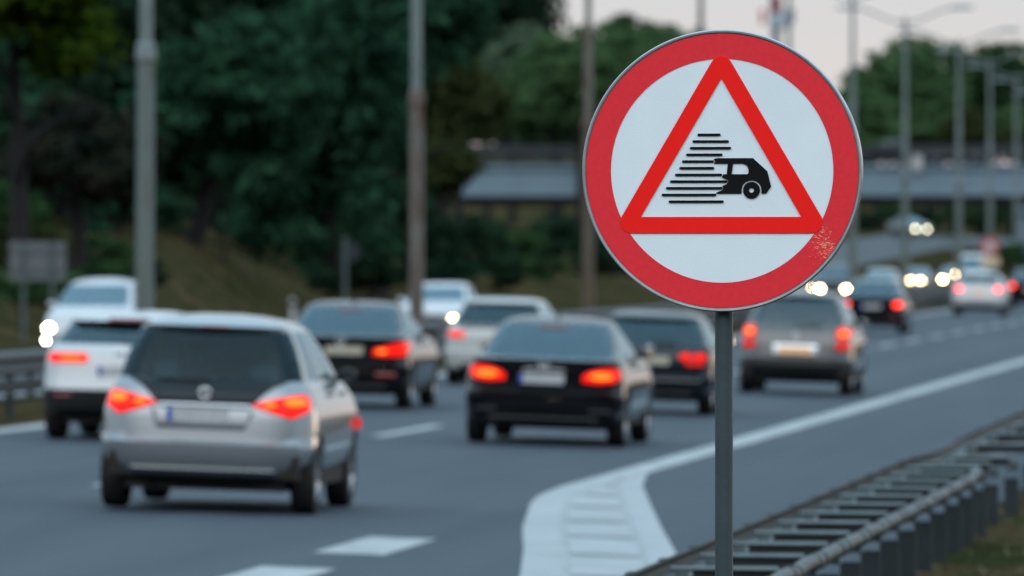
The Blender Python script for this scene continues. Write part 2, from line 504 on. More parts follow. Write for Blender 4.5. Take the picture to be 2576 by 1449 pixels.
def sign_red():
    """weathered red film; warm glint on its scratches at the lower right is painted in as flecks"""
    m = mat('sign_red_film', (0.80, 0.034, 0.048), 0.45, spec=0.2, var=0.055, vscale=55)
    nt = m.node_tree; N, L = nt.nodes, nt.links
    p = N['Principled BSDF']
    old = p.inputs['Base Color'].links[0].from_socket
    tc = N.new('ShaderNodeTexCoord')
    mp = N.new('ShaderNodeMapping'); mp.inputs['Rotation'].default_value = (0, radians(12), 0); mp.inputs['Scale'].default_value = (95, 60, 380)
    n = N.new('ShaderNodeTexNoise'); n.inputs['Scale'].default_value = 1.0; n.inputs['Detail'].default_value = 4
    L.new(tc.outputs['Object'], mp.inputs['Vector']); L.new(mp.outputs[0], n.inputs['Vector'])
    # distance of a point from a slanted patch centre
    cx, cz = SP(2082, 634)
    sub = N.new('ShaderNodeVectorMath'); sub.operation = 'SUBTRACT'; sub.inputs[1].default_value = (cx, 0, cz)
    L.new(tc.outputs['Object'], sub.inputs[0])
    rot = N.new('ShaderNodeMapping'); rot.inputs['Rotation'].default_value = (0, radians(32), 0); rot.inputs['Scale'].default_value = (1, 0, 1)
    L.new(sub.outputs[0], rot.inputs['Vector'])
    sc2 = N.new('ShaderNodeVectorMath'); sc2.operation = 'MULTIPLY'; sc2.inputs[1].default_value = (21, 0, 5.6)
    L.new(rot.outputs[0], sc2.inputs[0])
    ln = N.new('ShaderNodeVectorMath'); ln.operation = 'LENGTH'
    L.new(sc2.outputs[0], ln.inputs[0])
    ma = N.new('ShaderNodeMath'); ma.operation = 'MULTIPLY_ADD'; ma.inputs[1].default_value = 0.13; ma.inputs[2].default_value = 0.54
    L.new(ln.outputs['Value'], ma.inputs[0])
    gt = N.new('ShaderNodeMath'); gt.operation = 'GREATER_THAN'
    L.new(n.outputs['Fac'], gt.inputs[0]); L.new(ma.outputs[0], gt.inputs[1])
    mx = N.new('ShaderNodeMixRGB'); mx.inputs['Color2'].default_value = (0.86, 0.48, 0.30, 1)  # pale orange of the painted glint on the scratched film
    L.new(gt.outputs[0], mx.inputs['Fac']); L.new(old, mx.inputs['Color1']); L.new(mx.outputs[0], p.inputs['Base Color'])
    v = N.new('ShaderNodeTexVoronoi'); v.inputs['Scale'].default_value = 210
    L.new(tc.outputs['Object'], v.inputs['Vector'])
    bu = N.new('ShaderNodeBump'); bu.inputs['Strength'].default_value = 0.12; bu.inputs['Distance'].default_value = 0.002
    L.new(v.outputs['Distance'], bu.inputs['Height']); L.new(bu.outputs[0], p.inputs['Normal'])
    return m
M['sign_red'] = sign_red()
M['tri_red'] = mat('triangle_red_film', (0.97, 0.018, 0.015), 0.6, spec=0.08, var=0.02, vscale=20)
M['sign_black'] = mat('sign_black_film', (0.004, 0.004, 0.004), 0.6, spec=0.15, var=0.1, vscale=20)

b = MB(); b.tube([(0, 0.055, -0.5), (0, 0.055, SZ + 0.38)], 0.0295, 24)
b.build('post', M['post'], sign, True)
b = MB()
for zc in (SZ - 0.22, SZ + 0.22):
    b.box((-0.06, 0.012, zc - 0.018), (0.06, 0.028, zc + 0.018))
    b.tube([(-0.05, 0.028, zc), (-0.035, 0.075, zc), (0, 0.092, zc), (0.035, 0.075, zc), (0.05, 0.028, zc)], 0.012, 6)
b.build('clamp', M['galv'], sign)
R = 354.5 * KS
# pressed plate with a rolled bead round the edge
def disc_scale(b):
    b.v = [(x / 1.0, y, z) for x, y, z in b.v]; return b
b = MB()
prof = [(0.001, 0.010), (R - 0.012, 0.010), (R - 0.010, 0.026), (R - 0.004, 0.030), (R, 0.026), (R + 0.001, 0.006), (R, -0.004), (R - 0.003, -0.0075), (R - 0.008, -0.007), (R - 0.0125, -0.001), (0.001, -0.001)]
b.lathe(prof, 160, 'y', (0, 0, SZ))
panel = b.build('panel', M['galv_rim'], sign, True, fix=True)
def ring_mesh(r0, r1, y, n=160):
    b = MB()
    vs_ = []
    for k in range(n):
        a = 2 * pi * k / n
        vs_ += [(r0*cos(a), y, SZ + r0*sin(a)), (r1*cos(a), y, SZ + r1*sin(a))]
    b.add(vs_, [(2*k, 2*((k+1) % n), 2*((k+1) % n) + 1, 2*k + 1)[::-1] for k in range(n)])
    return b
RI = 281.5 * KS
ring_mesh(0.0005, RI + 0.004, -0.0025).build('white_face', M['sign_white'], panel)
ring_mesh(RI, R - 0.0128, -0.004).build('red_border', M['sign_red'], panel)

def round_poly(pts, rs, n=8):
    out = []
    k = len(pts)
    for i in range(k):
        p0, p, p1 = Vector(pts[i-1]), Vector(pts[i]), Vector(pts[(i+1) % k])
        r = rs[i] if isinstance(rs, (list, tuple)) else rs
        if r <= 0: out.append(tuple(p)); continue
        a, c = (p0 - p).normalized(), (p1 - p).normalized()
        half = a.angle(c) / 2
        dd = r / math.tan(half)
        ctr = p + (a + c).normalized() * (r / sin(half))
        s_, e_ = p + a*dd, p + c*dd
        a0, a1 = atan2(s_.y - ctr.y, s_.x - ctr.x), atan2(e_.y - ctr.y, e_.x - ctr.x)
        da = (a1 - a0 + pi) % (2*pi) - pi
        for j in range(n + 1):
            an = a0 + da * j / n
            out.append((ctr.x + r*cos(an), ctr.y + r*sin(an)))
    return out

def flat_patch(outer, holes, y, thick, name, m, parent):
    """flat plate in the (x,z) plane with holes, facing -y"""
    cu = bpy.data.curves.new('tmp', 'CURVE'); cu.dimensions = '2D'; cu.fill_mode = 'BOTH'
    for poly in [outer] + holes:
        sp = cu.splines.new('POLY'); sp.points.add(len(poly) - 1)
        for i, (x, z) in enumerate(poly): sp.points[i].co = (x, z, 0, 1)
        sp.use_cyclic_u = True
    ob = bpy.data.objects.new('tmp', cu); COL.objects.link(ob)
    dg = bpy.context.evaluated_depsgraph_get()
    me = bpy.data.meshes.new_from_object(ob.evaluated_get(dg))
    bpy.data.objects.remove(ob); bpy.data.curves.remove(cu)
    vs_ = [(v.co.x, y, v.co.y) for v in me.vertices]
    fs_ = [tuple(p.vertices) for p in me.polygons]
    bpy.data.meshes.remove(me)
    b = MB().add(vs_, fs_)
    me = b.mesh(name, m)
    bm = bmesh.new(); bm.from_mesh(me)
    bmesh.ops.recalc_face_normals(bm, faces=bm.faces)
    if bm.faces and sum(f.normal.y for f in bm.faces) > 0: bmesh.ops.reverse_faces(bm, faces=bm.faces)
    ed = [e for e in bm.edges if len(e.link_faces) == 1]
    r_ = bmesh.ops.extrude_edge_only(bm, edges=ed)
    bmesh.ops.translate(bm, verts=[v for v in r_['geom'] if isinstance(v, bmesh.types.BMVert)], vec=(0, thick, 0))
    bm.to_mesh(me); bm.free()
    return link(name, me, parent)

def P2(pts): return [SP(*p) for p in pts]
tri_o = round_poly(P2([(1815, 113.3), (2089.4, 586), (1540.6, 586)]), [0.037, 0.037, 0.037], 10)
tri_i = P2([(1815, 197), (2015, 545), (1613, 545)])
flat_patch(tri_o, [tri_i], -0.0062, 0.002, 'warning_triangle', M['tri_red'], panel)

# pictogram, measured in the zoomed drawing (x right, y down)
def SC(x, y): return SP((2450 + x / 3.37) / 1.4907, (470 + y / 3.37) / 1.4907)
def circ(cx, cy_, r, n=40, rev=False):
    pts = [SC(cx + r*cos(2*pi*k/n), cy_ + r*sin(2*pi*k/n)) for k in range(n)]
    return pts[::-1] if rev else pts
arc = [(1242 + 125*cos(radians(a)), 818 + 125*sin(radians(a))) for a in range(200, 341, 10)]
body = [(765, 425), (800, 412), (1260, 412), (1440, 578), (1488, 772), (1425, 860), (1368, 860), (1367, 818)] + arc[::-1] + \
       [(1117, 818), (1116, 860), (800, 860), (792, 850), (872, 818), (888, 795), (872, 762), (925, 742), (952, 710), (932, 682), (868, 655), (888, 615), (930, 615), (944, 482), (768, 480), (784, 455)]
win = [(1010, 482), (1120, 480), (1155, 488), (1182, 508), (1200, 538), (1205, 565), (1205, 600), (1190, 615), (992, 615)]
car_sym = flat_patch([SC(*p) for p in body], [[SC(*p) for p in win]], -0.0062, 0.002, 'car_symbol', M['sign_black'], panel)
flat_patch(circ(1242, 818, 107), [circ(1242, 818, 31)], -0.0062, 0.002, 'wheel_symbol', M['sign_black'], panel)
for (xa, xb, yy) in ((560, 852, 117), (498, 957, 201), (465, 985, 285), (418, 878, 369), (366, 768, 454), (332, 773, 538), (277, 872, 623),
                     (216, 940, 707), (163, 877, 791), (110, 798, 876), (198, 892, 961)):
    h = 15.5
    poly = [SC(xa + h + h*cos(radians(a)), yy + h*sin(radians(a))) for a in range(90, 271, 20)] + \
           [SC(xb - h + h*cos(radians(a)), yy + h*sin(radians(a))) for a in range(-90, 91, 20)]
    flat_patch(poly, [], -0.0062, 0.002, 'speed_line', M['sign_black'], panel)

# ------------------------------------------------------------------ guard rails on the right
M['rail'] = mat('guard_rail_steel', (0.085, 0.115, 0.125), 0.50, metal=0.30, var=0.18, vscale=5, bump=0.05)
M['rail_lt'] = mat('guard_rail_tube', (0.105, 0.14, 0.155), 0.45, metal=0.35, var=0.15, vscale=6, bump=0.05)
M['rail_dk'] = mat('guard_rail_post', (0.015, 0.025, 0.031), 0.55, metal=0.25, var=0.2, vscale=6, bump=0.05)
M['rail_tube'] = mat('guard_rail_weathered_tube', (0.062, 0.074, 0.078), 0.55, metal=0.2, var=0.25, vscale=4, bump=0.1)
M['rail_cap'] = mat('guard_rail_cap', (0.05, 0.068, 0.075), 0.5, metal=0.25, var=0.2, vscale=6)
M['rail_med'] = mat('median_rail_steel', (0.030, 0.038, 0.042), 0.5, metal=0.3, var=0.3, vscale=3)
M['rail_edge'] = mat('guard_rail_dark', (0.013, 0.016, 0.016), 0.7, var=0.3, vscale=5)

def wbeam(b, tf, s0, s1, zf, side=-1, depth=0.08, h=0.31, n=20):
    """W profile beam following tf(s), zf(s) = its top"""
    prof = [(0, 0), (1, -0.05), (1, -0.09), (0.1, -0.14), (0.1, -0.17), (1, -0.22), (1, -0.26), (0, -0.31)]
    prof = [(a * depth * side, c * h / 0.31) for a, c in prof]
    back = [(a - 0.006 * side, c) for a, c in prof][::-1]
    loop = prof + back
    k = len(loop); vs_ = []
    for i in range(n + 1):
        s = s0 + (s1 - s0) * i / n
        for a, c in loop: vs_.append((tf(s) + a, s, zf(s) + c))
    fs_ = [(i*k + j, i*k + (j+1) % k, (i+1)*k + (j+1) % k, (i+1)*k + j) for i in range(n) for j in range(k)]
    fs_ += [tuple(range(k)), tuple(range(n*k + k - 1, n*k - 1, -1))]
    b.add(vs_, fs_)

def barrier(label, s0, s1, tf, tb, zt, ps, first, tube):
    root = empty('guard_rail', (tf(s0), s0, gz(-2.9, s0)))
    inv = -Vector(root.location)
    def bl(mbx, name, m, parent=root, smooth=False):
        mbx.v = [(x + inv.x, y + inv.y, z + inv.z) for x, y, z in mbx.v]
        return mbx.build(name, m, parent, smooth, fix=True)
    tag(root, label, 'guard rail', 'guard rails beside the slip lane')
    b = MB(); wbeam(b, lambda s: tf(s) - 0.0, s0, s1, lambda s: zt(s), n=30)
    bl(b, 'beam', M['rail'])
    # dark bolted top edge with lap joints
    b = MB()
    n = 40
    b.tube([(tf(s0 + (s1 - s0)*i/n), s0 + (s1 - s0)*i/n, zt(s0 + (s1 - s0)*i/n) + 0.008) for i in range(n + 1)], 0.011, 6)
    s = first
    while s < s1:
        b.box((tf(s) - 0.02, s - 0.16, zt(s) + 0.002), (tf(s) + 0.012, s + 0.16, zt(s) + 0.023)); s += ps
    bl(b, 'top_edge', M['rail_edge'])
    s = first
    k = 0
    while s < s1 - 0.3:
        t0, t1, z = tf(s), tb(s), zt(s) - 0.042
        # spacer: rolled arm from the beam back over the post
        b = MB(); b.tube([(t0 + 0.035, s, z + 0.012), (t1 - 0.05, s, z + 0.008)], [0.0135, 0.0165], 12)
        sp = bl(b, 'spacer_arm', M['rail_lt'])
        b = MB(); b.box((t0 + 0.15, s + 0.01, z - 0.060), (t1 - 0.06, s + 0.03, z - 0.004))
        bl(b, 'shaded_web', M['rail_edge'], sp)  # arm's web, with the shadow beneath the arm put into its dark colour
        b = MB(); b.box((t0 + 0.06, s - 0.02, z - 0.075), (t0 + 0.13, s + 0.005, z - 0.005))
        bl(b, 'bracket', M['rail_lt'], sp)
        # post: sigma section with a cap plate
        g = gz(-2.9, s)
        pt = t1 - 0.045
        b = MB()
        b.box((pt - 0.055, s, g - 0.4), (pt + 0.055, s + 0.008, z - 0.16))
        b.box((pt - 0.061, s - 0.0, g - 0.4), (pt - 0.055, s + 0.05, z - 0.16))
        b.box((pt + 0.055, s - 0.0, g - 0.4), (pt + 0.061, s + 0.05, z - 0.16))
        po = bl(b, 'post', M['rail_dk'])
        b = MB(); b.box((pt - 0.065, s - 0.06, z - 0.105), (pt + 0.075, s + 0.06, z - 0.09))
        b.box((pt - 0.03, s - 0.004, z - 0.09), (pt + 0.06, s + 0.004, z - 0.03))
        c = bl(b, 'cap_plate', M['rail_cap'], po)
        s += ps; k += 1
    if tube:
        pts, rr = [], []
        q = tube[0]
        while q < tube[1]:
            wob = 0.012 * sin(q * 3.1) * (0.5 + 0.5 * sin(q * 0.9))
            up = 0.03 * sstep(tube[1] - 2.2, tube[1], q)
            pts.append((tb(q) + 0.02 + wob * 0.6 - 0.03 * sstep(tube[1] - 1.4, tube[1], q), q, zt(q) - 0.055 + wob + up))
            ph = (q - first) % ps
            rr.append(0.041 if (0.25 < ph < ps - 0.25) else 0.044)
            q += 0.23
        b = MB(); b.tube(pts, rr, 12)
        bl(b, 'rear_tube', M['rail_tube'], root, True)
        # straps holding the tube
        s = first
        while s < tube[1] - 0.3:
            for ds in (-0.28, 0.28):
                b = MB()
                b.lathe([(0.043, -0.022), (0.0495, -0.018), (0.0495, 0.018), (0.043, 0.022)], 14, 'y', (tb(s) + 0.02, s + ds, zt(s) - 0.055 + 0.012*sin((s + ds)*3.1)*(0.5 + 0.5*sin((s + ds)*0.9))))
                bl(b, 'strap', M['rail_dk'])
            s += ps
    return root
barrier('galvanised guard rail with round rear tube behind the round sign, nearest one', 41.0, 76.9, lambda s: -3.86, lambda s: -3.21,
        lambda s: 0.575 - 0.02 * sstep(74, 77, s), 2.15, 41.3, (41.0, 72.6))
barrier('wider galvanised guard rail beyond the tube-backed rail, without any rear tube', 77.0, 131, lambda s: -3.86, lambda s: -3.19,
        lambda s: 0.555 - 0.02*sstep(77, 79, s) + 0.035*sstep(81, 85, s), 4.15, 79.2, None)

# ------------------------------------------------------------------ median guard rails
def plain_rail(label, t, s0, s1, side, ztop, group, gap=4.0, double=True):
    g0 = gz(t, s0)
    root = tag(empty('guard_rail', (t, s0, g0)), label, 'guard rail', group)
    b = MB(); wbeam(b, lambda s: 0.0, 0, s1 - s0, lambda s: ztop, side, 0.08, 0.31, 8)
    b.build('beam', M['rail_med'], root, fix=True)
    if double:
        b = MB(); wbeam(b, lambda s: 0.0, 0, s1 - s0, lambda s: ztop - 0.36, side, 0.07, 0.16, 8)
        b.build('lower_beam', M['rail_med'], root, fix=True)
    pm = MB(); pm.box((-0.05, -0.03, -0.5), (0.05, 0.03, ztop - 0.02))
    pm.v = [(x - side * 0.07, y, z) for x, y, z in pm.v]
    me = pm.mesh('post', M['rail_dk'])
    n = int((s1 - s0) / gap)
    for i in range(min(n, 95)):
        link('post', me, root, (0, (i + 0.5) * gap, 0))
    return root
plain_rail('dark steel guard rail along the near edge of the grass median', -17.25, 60, 440, 1, 0.88, 'guard rails on the median')
plain_rail('steel guard rail on the far side of the median facing oncoming cars', -20.6, 60, 440, -1, 0.75, 'guard rails on the median', double=False)

# ------------------------------------------------------------------ lamp posts on the median
def rust_mat(name, base, rust, amount):
    return mat(name, base, 0.55, metal=0.15, col2=rust, vscale=2.2, stretch=(5, 5, 0.5), thr=(0.62 - amount, 0.78 - amount * 0.6), bump=0.05)
M['pole0'] = rust_mat('lamp_pole_grey', (0.12, 0.155, 0.155), (0.10, 0.075, 0.048), 0.13)
M['pole1'] = rust_mat('lamp_pole_rusty', (0.16, 0.17, 0.16), (0.070, 0.020, 0.007), 0.24)
M['pole2'] = rust_mat('lamp_pole_brown', (0.105, 0.095, 0.075), (0.075, 0.038, 0.02), 0.24)
M['pole_up'] = mat('lamp_pole_upper', (0.15, 0.185, 0.19), 0.5, metal=0.2, var=0.12, vscale=3)
M['lamp'] = mat('lamp_head_shell', (0.16, 0.19, 0.21), 0.4, metal=0.3, var=0.1)
M['lampglass'] = mat('lamp_head_glass', (0.45, 0.5, 0.52), 0.2, var=0.05)

def lamp_post(label, t, s, lo, H=11.2, lean=0.0, group='lamp posts along the median'):
    root = tag(empty('lamp_post', (t, s, gz(t, s) - 0.02)), label, 'lamp post', group)
    root.rotation_euler = (0, lean, 0)
    b = MB(); b.lathe([(0.30, -0.3), (0.30, 0.08), (0.23, 0.12), (0.142, 0.16), (0.140, 2.0), (0.132, 5.2), (0.0, 5.2)], 24)
    b.build('pole', lo, root, True)
    b = MB(); b.lathe([(0.134, 5.02), (0.158, 5.04), (0.158, 5.16), (0.148, 5.2), (0.148, 5.28), (0.105, 5.32)], 24)
    b.build('collar', M['pole_up'] if lo is M['pole0'] else lo, root, True)
    b = MB(); b.lathe([(0.105, 5.2), (0.101, 7.4), (0.08, 7.55), (0.066, H - 0.1), (0.066, H), (0.0, H)], 20)
    b.build('upper_pole', M['pole_up'] if lo is not M['pole2'] else M['pole1'], root, True)
    for sd_ in (-1, 1):
        b = MB()
        pts = [(0, 0, H - 0.25)] + [(sd_ * (0.05 + 1.75 * u), 0, H - 0.2 + 0.42 * sstep(0.05, 1.0, u) + 0.12 * u) for u in (0, .1, .2, .3, .45, .6, .75, .9, 1.0)]
        b.tube(pts, [0.05] + [0.042] * (len(pts) - 1), 10)
        arm = b.build('arm', M['pole_up'], root, True)
        h = MB()
        x0 = sd_ * 1.72; zc = H + 0.36
        secs = [(0.0, 0.05, 0.05), (0.12, 0.10, 0.08), (0.45, 0.16, 0.10), (0.75, 0.14, 0.08), (0.92, 0.05, 0.03)]
        n = 10; vs_ = []
        for u, wy, hz in secs:
            for k in range(n):
                a = 2*pi*k/n
                vs_.append((x0 + sd_*u, wy*cos(a), zc + max(hz*sin(a), -0.05)))
        fs_ = [(i*n + k, i*n + (k+1) % n, (i+1)*n + (k+1) % n, (i+1)*n + k) for i in range(len(secs)-1) for k in range(n)]
        fs_ += [tuple(range(n)), tuple(range((len(secs)-1)*n, len(secs)*n))]
        h.add(vs_, fs_)
        h.build('lamp_head', M['lamp'], arm, True, fix=True)
    b = MB(); b.box((-0.075, -0.152, 0.9), (0.075, -0.128, 1.35))
    b.build('door', lo, root)
    return root
names = ['tall grey lamp post at far left with a rust streak and joint collar', 'rust streaked lamp post standing left of the centre, behind white oncoming car',
         'brown rusty lamp post just left of the round sign', 'lamp post whose thin top shows above the round sign',
         'lamp post right beside the red and white mast', 'lamp post close to the right edge of the round sign',
         'lamp post with both curved arms in full view against the sky', 'lamp post right of the double armed one, in front of bridge',
         'second lamp post right of the fully visible double armed one', 'lamp post near the right picture edge, third beyond the double armed one',
         'lamp post mostly out of view at the right, only its left head showing', 'farthest lamp post at right edge of view']
POSTS = [(362, 144), (1048, 184), (1480, 223), (1763, 259), (1985, 297), (2145, 331), (2277, 366), (2412, 404), (2490, 442), (2557, 480), (2613, 518), (2660, 556)]
for i, (lab, (px, d)) in enumerate(zip(names, POSTS)):
    lo = M['pole0'] if i in (0,) or i > 3 else (M['pole1'] if i == 1 else M['pole2'])
    t_, s_ = cam_to_world(px, d)
    lamp_post(lab, t_, s_, lo, lean=(0.006 if i == 0 else 0.0))

# ------------------------------------------------------------------ cars
NR, NC, NS = 15, 6, 45
def outline(p):
    z, w, y0, y1, rr, rf, br, bf = p
    pts = []
    xr = w - rr
    yr = y0 + br * (xr / w) ** 2
    xf = w - rf
    yf = y1 - bf * (xf / w) ** 2
    for i in range(NR):
        x = -xr + 2 * xr * i / (NR - 1)
        pts.append((x, y0 + br * (x / w) ** 2))
    for k in range(1, NC):
        a = -pi/2 + (pi/2) * k / NC
        pts.append((xr + rr * cos(a), yr + rr + rr * sin(a)))
    ya, yb = yr + rr, yf - rf
    for i in range(NS):
        u = i / (NS - 1)
        pts.append((w + 0.012 * sin(pi * u) , ya + (yb - ya) * u))
    for k in range(1, NC):
        a = (pi/2) * k / NC
        pts.append((xf + rf * cos(a), yf - rf + rf * sin(a)))
    for i in range(NR):
        x = xf - 2 * xf * i / (NR - 1)
        pts.append((x, y1 - bf * (x / w) ** 2))
    for k in range(1, NC):
        a = pi/2 + (pi/2) * k / NC
        pts.append((-xf + rf * cos(a), yf - rf + rf * sin(a)))
    for i in range(NS):
        u = 1 - i / (NS - 1)
        pts.append((-w - 0.012 * sin(pi * u), ya + (yb - ya) * u))
    for k in range(1, NC):
        a = pi + (pi/2) * k / NC
        pts.append((-xr + rr * cos(a), yr + rr + rr * sin(a)))
    return pts
NLOOP = 2*NR + 2*NS + 4*(NC - 1)

class Shape:
    def __init__(self, rows, g0, g1):
        self.rows, self.g0, self.g1 = rows, g0, g1
    def at(self, z):
        R_ = self.rows
        if z <= R_[0][0]: return R_[0]
        for a, b in zip(R_, R_[1:]):
            if a[0] <= z <= b[0]:
                u = (z - a[0]) / max(b[0] - a[0], 1e-6)
                return [p + (q - p) * u for p, q in zip(a, b)]
        return R_[-1]
    def rear(self, x, z):
        _, w, y0, y1, rr, rf, br, bf = self.at(z)
        x = abs(x); xr = w - rr; yc = y0 + br * (xr / w) ** 2 + rr
        if x <= xr: return y0 + br * (x / w) ** 2
        return yc - sqrt(max(rr*rr - min(x - xr, rr) ** 2, 0))
    def front(self, x, z):
        _, w, y0, y1, rr, rf, br, bf = self.at(z)
        x = abs(x); xf = w - rf; yc = y1 - bf * (xf / w) ** 2 - rf
        if x <= xf: return y1 - bf * (x / w) ** 2
        return yc + sqrt(max(rf*rf - min(x - xf, rf) ** 2, 0))

def rows(spec): return [tuple(r) for r in spec]
# z, half width, rear y, front y, rear corner r, front corner r, rear bow, front bow
MINI = Shape(rows([
    (.27,.72,.20,4.10,.34,.35,.09,.10),(.32,.815,.08,4.20,.44,.42,.12,.14),(.41,.875,.025,4.26,.50,.45,.16,.16),(.52,.905,.0,4.29,.53,.46,.18,.17),
    (.575,.91,.0,4.29,.53,.46,.18,.17),(.60,.91,.035,4.28,.53,.46,.18,.17),(.66,.91,.047,4.27,.53,.46,.18,.17),(.78,.905,.064,4.2,.53,.46,.18,.17),
    (.86,.895,.084,4.1,.52,.46,.175,.16),(.95,.872,.122,3.97,.50,.45,.17,.16),(1.04,.832,.175,3.72,.46,.42,.16,.15),(1.085,.80,.22,3.5,.41,.38,.15,.14),
    (1.105,.782,.245,3.38,.36,.30,.14,.13),(1.24,.745,.315,3.02,.32,.26,.14,.13),(1.39,.69,.405,2.62,.29,.24,.13,.12),(1.51,.63,.485,2.3,.26,.22,.11,.11),
    (1.545,.60,.435,2.2,.27,.22,.12,.1),(1.58,.54,.50,2.1,.27,.25,.12,.1),(1.608,.45,.66,1.95,.24,.25,.09,.09),(1.63,.33,.86,1.75,.20,.22,.07,.07),(1.645,.18,1.1,1.55,.12,.15,.03,.04)]), 12, 15)
CROSS = Shape(rows([
    (.30,.80,.18,4.22,.26,.35,.06,.10),(.36,.87,.06,4.32,.32,.42,.09,.14),(.48,.905,.01,4.38,.36,.45,.13,.16),(.60,.92,.0,4.40,.38,.46,.15,.17),
    (.66,.92,.02,4.40,.38,.46,.15,.17),(.72,.92,.05,4.38,.38,.46,.15,.17),(.84,.915,.075,4.30,.38,.46,.15,.17),
    (.98,.90,.11,4.05,.36,.46,.14,.16),(1.07,.875,.17,3.8,.33,.42,.13,.15),(1.11,.85,.23,3.55,.29,.38,.12,.14),
    (1.13,.82,.27,3.42,.25,.30,.11,.13),(1.20,.785,.37,3.2,.22,.26,.11,.13),(1.29,.735,.50,2.85,.20,.24,.10,.12),(1.38,.68,.64,2.5,.18,.22,.09,.11),
    (1.41,.66,.56,2.4,.20,.22,.11,.1),(1.455,.61,.68,2.25,.24,.25,.11,.1),(1.495,.52,.95,2.05,.24,.25,.09,.09),(1.52,.40,1.2,1.85,.22,.22,.07,.07),(1.53,.22,1.4,1.7,.12,.12,.03,.03)]), 10, 13)
SEDAN = Shape(rows([
    (0.21,0.74,0.14,4.72,0.261,0.35,0.065,0.1),(0.28,0.86,0.05,4.8,0.319,0.42,0.078,0.14),(0.4,0.91,0.015,4.86,0.348,0.45,0.104,0.16),(0.55,0.925,0,4.89,0.362,0.46,0.117,0.17),
    (0.615,0.925,0.01,4.89,0.362,0.46,0.117,0.17),(0.64,0.925,0.05,4.88,0.362,0.46,0.117,0.17),(0.72,0.92,0.058,4.84,0.362,0.46,0.117,0.17),(0.86,0.9,0.072,4.6,0.362,0.46,0.117,0.16),
    (0.955,0.86,0.065,4.25,0.319,0.42,0.104,0.15),(0.985,0.84,0.05,3.95,0.29,0.38,0.104,0.14),(1,0.845,0.12,3.85,0.29,0.35,0.104,0.14),
    (1.015,0.8,0.56,3.66,0.232,0.3,0.091,0.13),(1.13,0.755,0.82,3.3,0.203,0.26,0.078,0.13),(1.26,0.695,1.1,2.9,0.189,0.24,0.078,0.12),(1.37,0.64,1.36,2.55,0.174,0.22,0.065,0.11),
    (1.41,0.61,1.46,2.45,0.203,0.22,0.065,0.1),(1.44,0.53,1.62,2.3,0.261,0.22,0.065,0.1),(1.46,0.4,1.85,2.15,0.203,0.14,0.039,0.03),(1.465,0.25,1.95,2.1,0.102,0.07,0.013,0.01)]), 11, 14)
HATCH = Shape(rows([
    (0.22,0.76,0.14,3.86,0.261,0.33,0.065,0.1),(0.28,0.83,0.04,3.95,0.319,0.4,0.091,0.14),(0.4,0.855,0.01,4,0.348,0.43,0.117,0.16),(0.5,0.865,0,4.02,0.362,0.44,0.13,0.17),
    (0.545,0.865,0.01,4.02,0.362,0.44,0.13,0.17),(0.57,0.865,0.05,4.01,0.362,0.44,0.13,0.17),(0.66,0.86,0.058,3.98,0.362,0.44,0.13,0.17),(0.8,0.85,0.072,3.8,0.362,0.44,0.13,0.16),
    (0.88,0.835,0.1,3.5,0.334,0.4,0.13,0.15),(0.92,0.82,0.15,3.3,0.29,0.36,0.117,0.14),(0.94,0.8,0.18,3.18,0.246,0.3,0.104,0.13),
    (0.955,0.78,0.21,3.1,0.203,0.28,0.104,0.13),(1.06,0.74,0.32,2.82,0.189,0.26,0.104,0.13),(1.18,0.68,0.46,2.5,0.174,0.24,0.091,0.12),(1.29,0.63,0.58,2.2,0.174,0.22,0.078,0.11),
    (1.32,0.61,0.54,2.1,0.203,0.22,0.091,0.1),(1.36,0.56,0.66,1.95,0.261,0.22,0.091,0.1),(1.385,0.45,0.9,1.75,0.27,0.2,0.065,0.07),(1.392,0.25,1.1,1.5,0.15,0.15,0.039,0.04)]), 11, 14)
def scaled(sh, sx, sy_, sz):
    return Shape([(z*sz, w*sx, a*sy_, b*sy_, r1*sx, r2*sx, br, bf) for z, w, a, b, r1, r2, br, bf in sh.rows], sh.g0, sh.g1)
MPV = scaled(MINI, .985, 1.05, 1.0)
SUV = scaled(CROSS, 1.0, 1.0, 1.0)
VAN = Shape(rows([
    (.30,.84,.12,4.6,.12,.30,.03,.10),(.40,.92,.03,4.72,.15,.36,.03,.13),(.55,.95,.0,4.78,.15,.40,.03,.15),(.75,.96,.02,4.78,.14,.40,.03,.15),
    (.95,.96,.03,4.66,.13,.40,.03,.15),(1.12,.955,.04,4.30,.13,.36,.03,.14),
    (1.18,.94,.05,4.12,.12,.30,.03,.13),(1.4,.91,.07,3.8,.12,.26,.03,.12),(1.65,.87,.10,3.45,.12,.24,.03,.11),(1.82,.84,.12,3.2,.12,.22,.03,.10),
    (1.90,.82,.14,3.05,.14,.22,.03,.1),(1.97,.74,.22,2.85,.16,.22,.03,.1),(2.0,.5,.4,2.6,.16,.2,.02,.06)]), 6, 9)

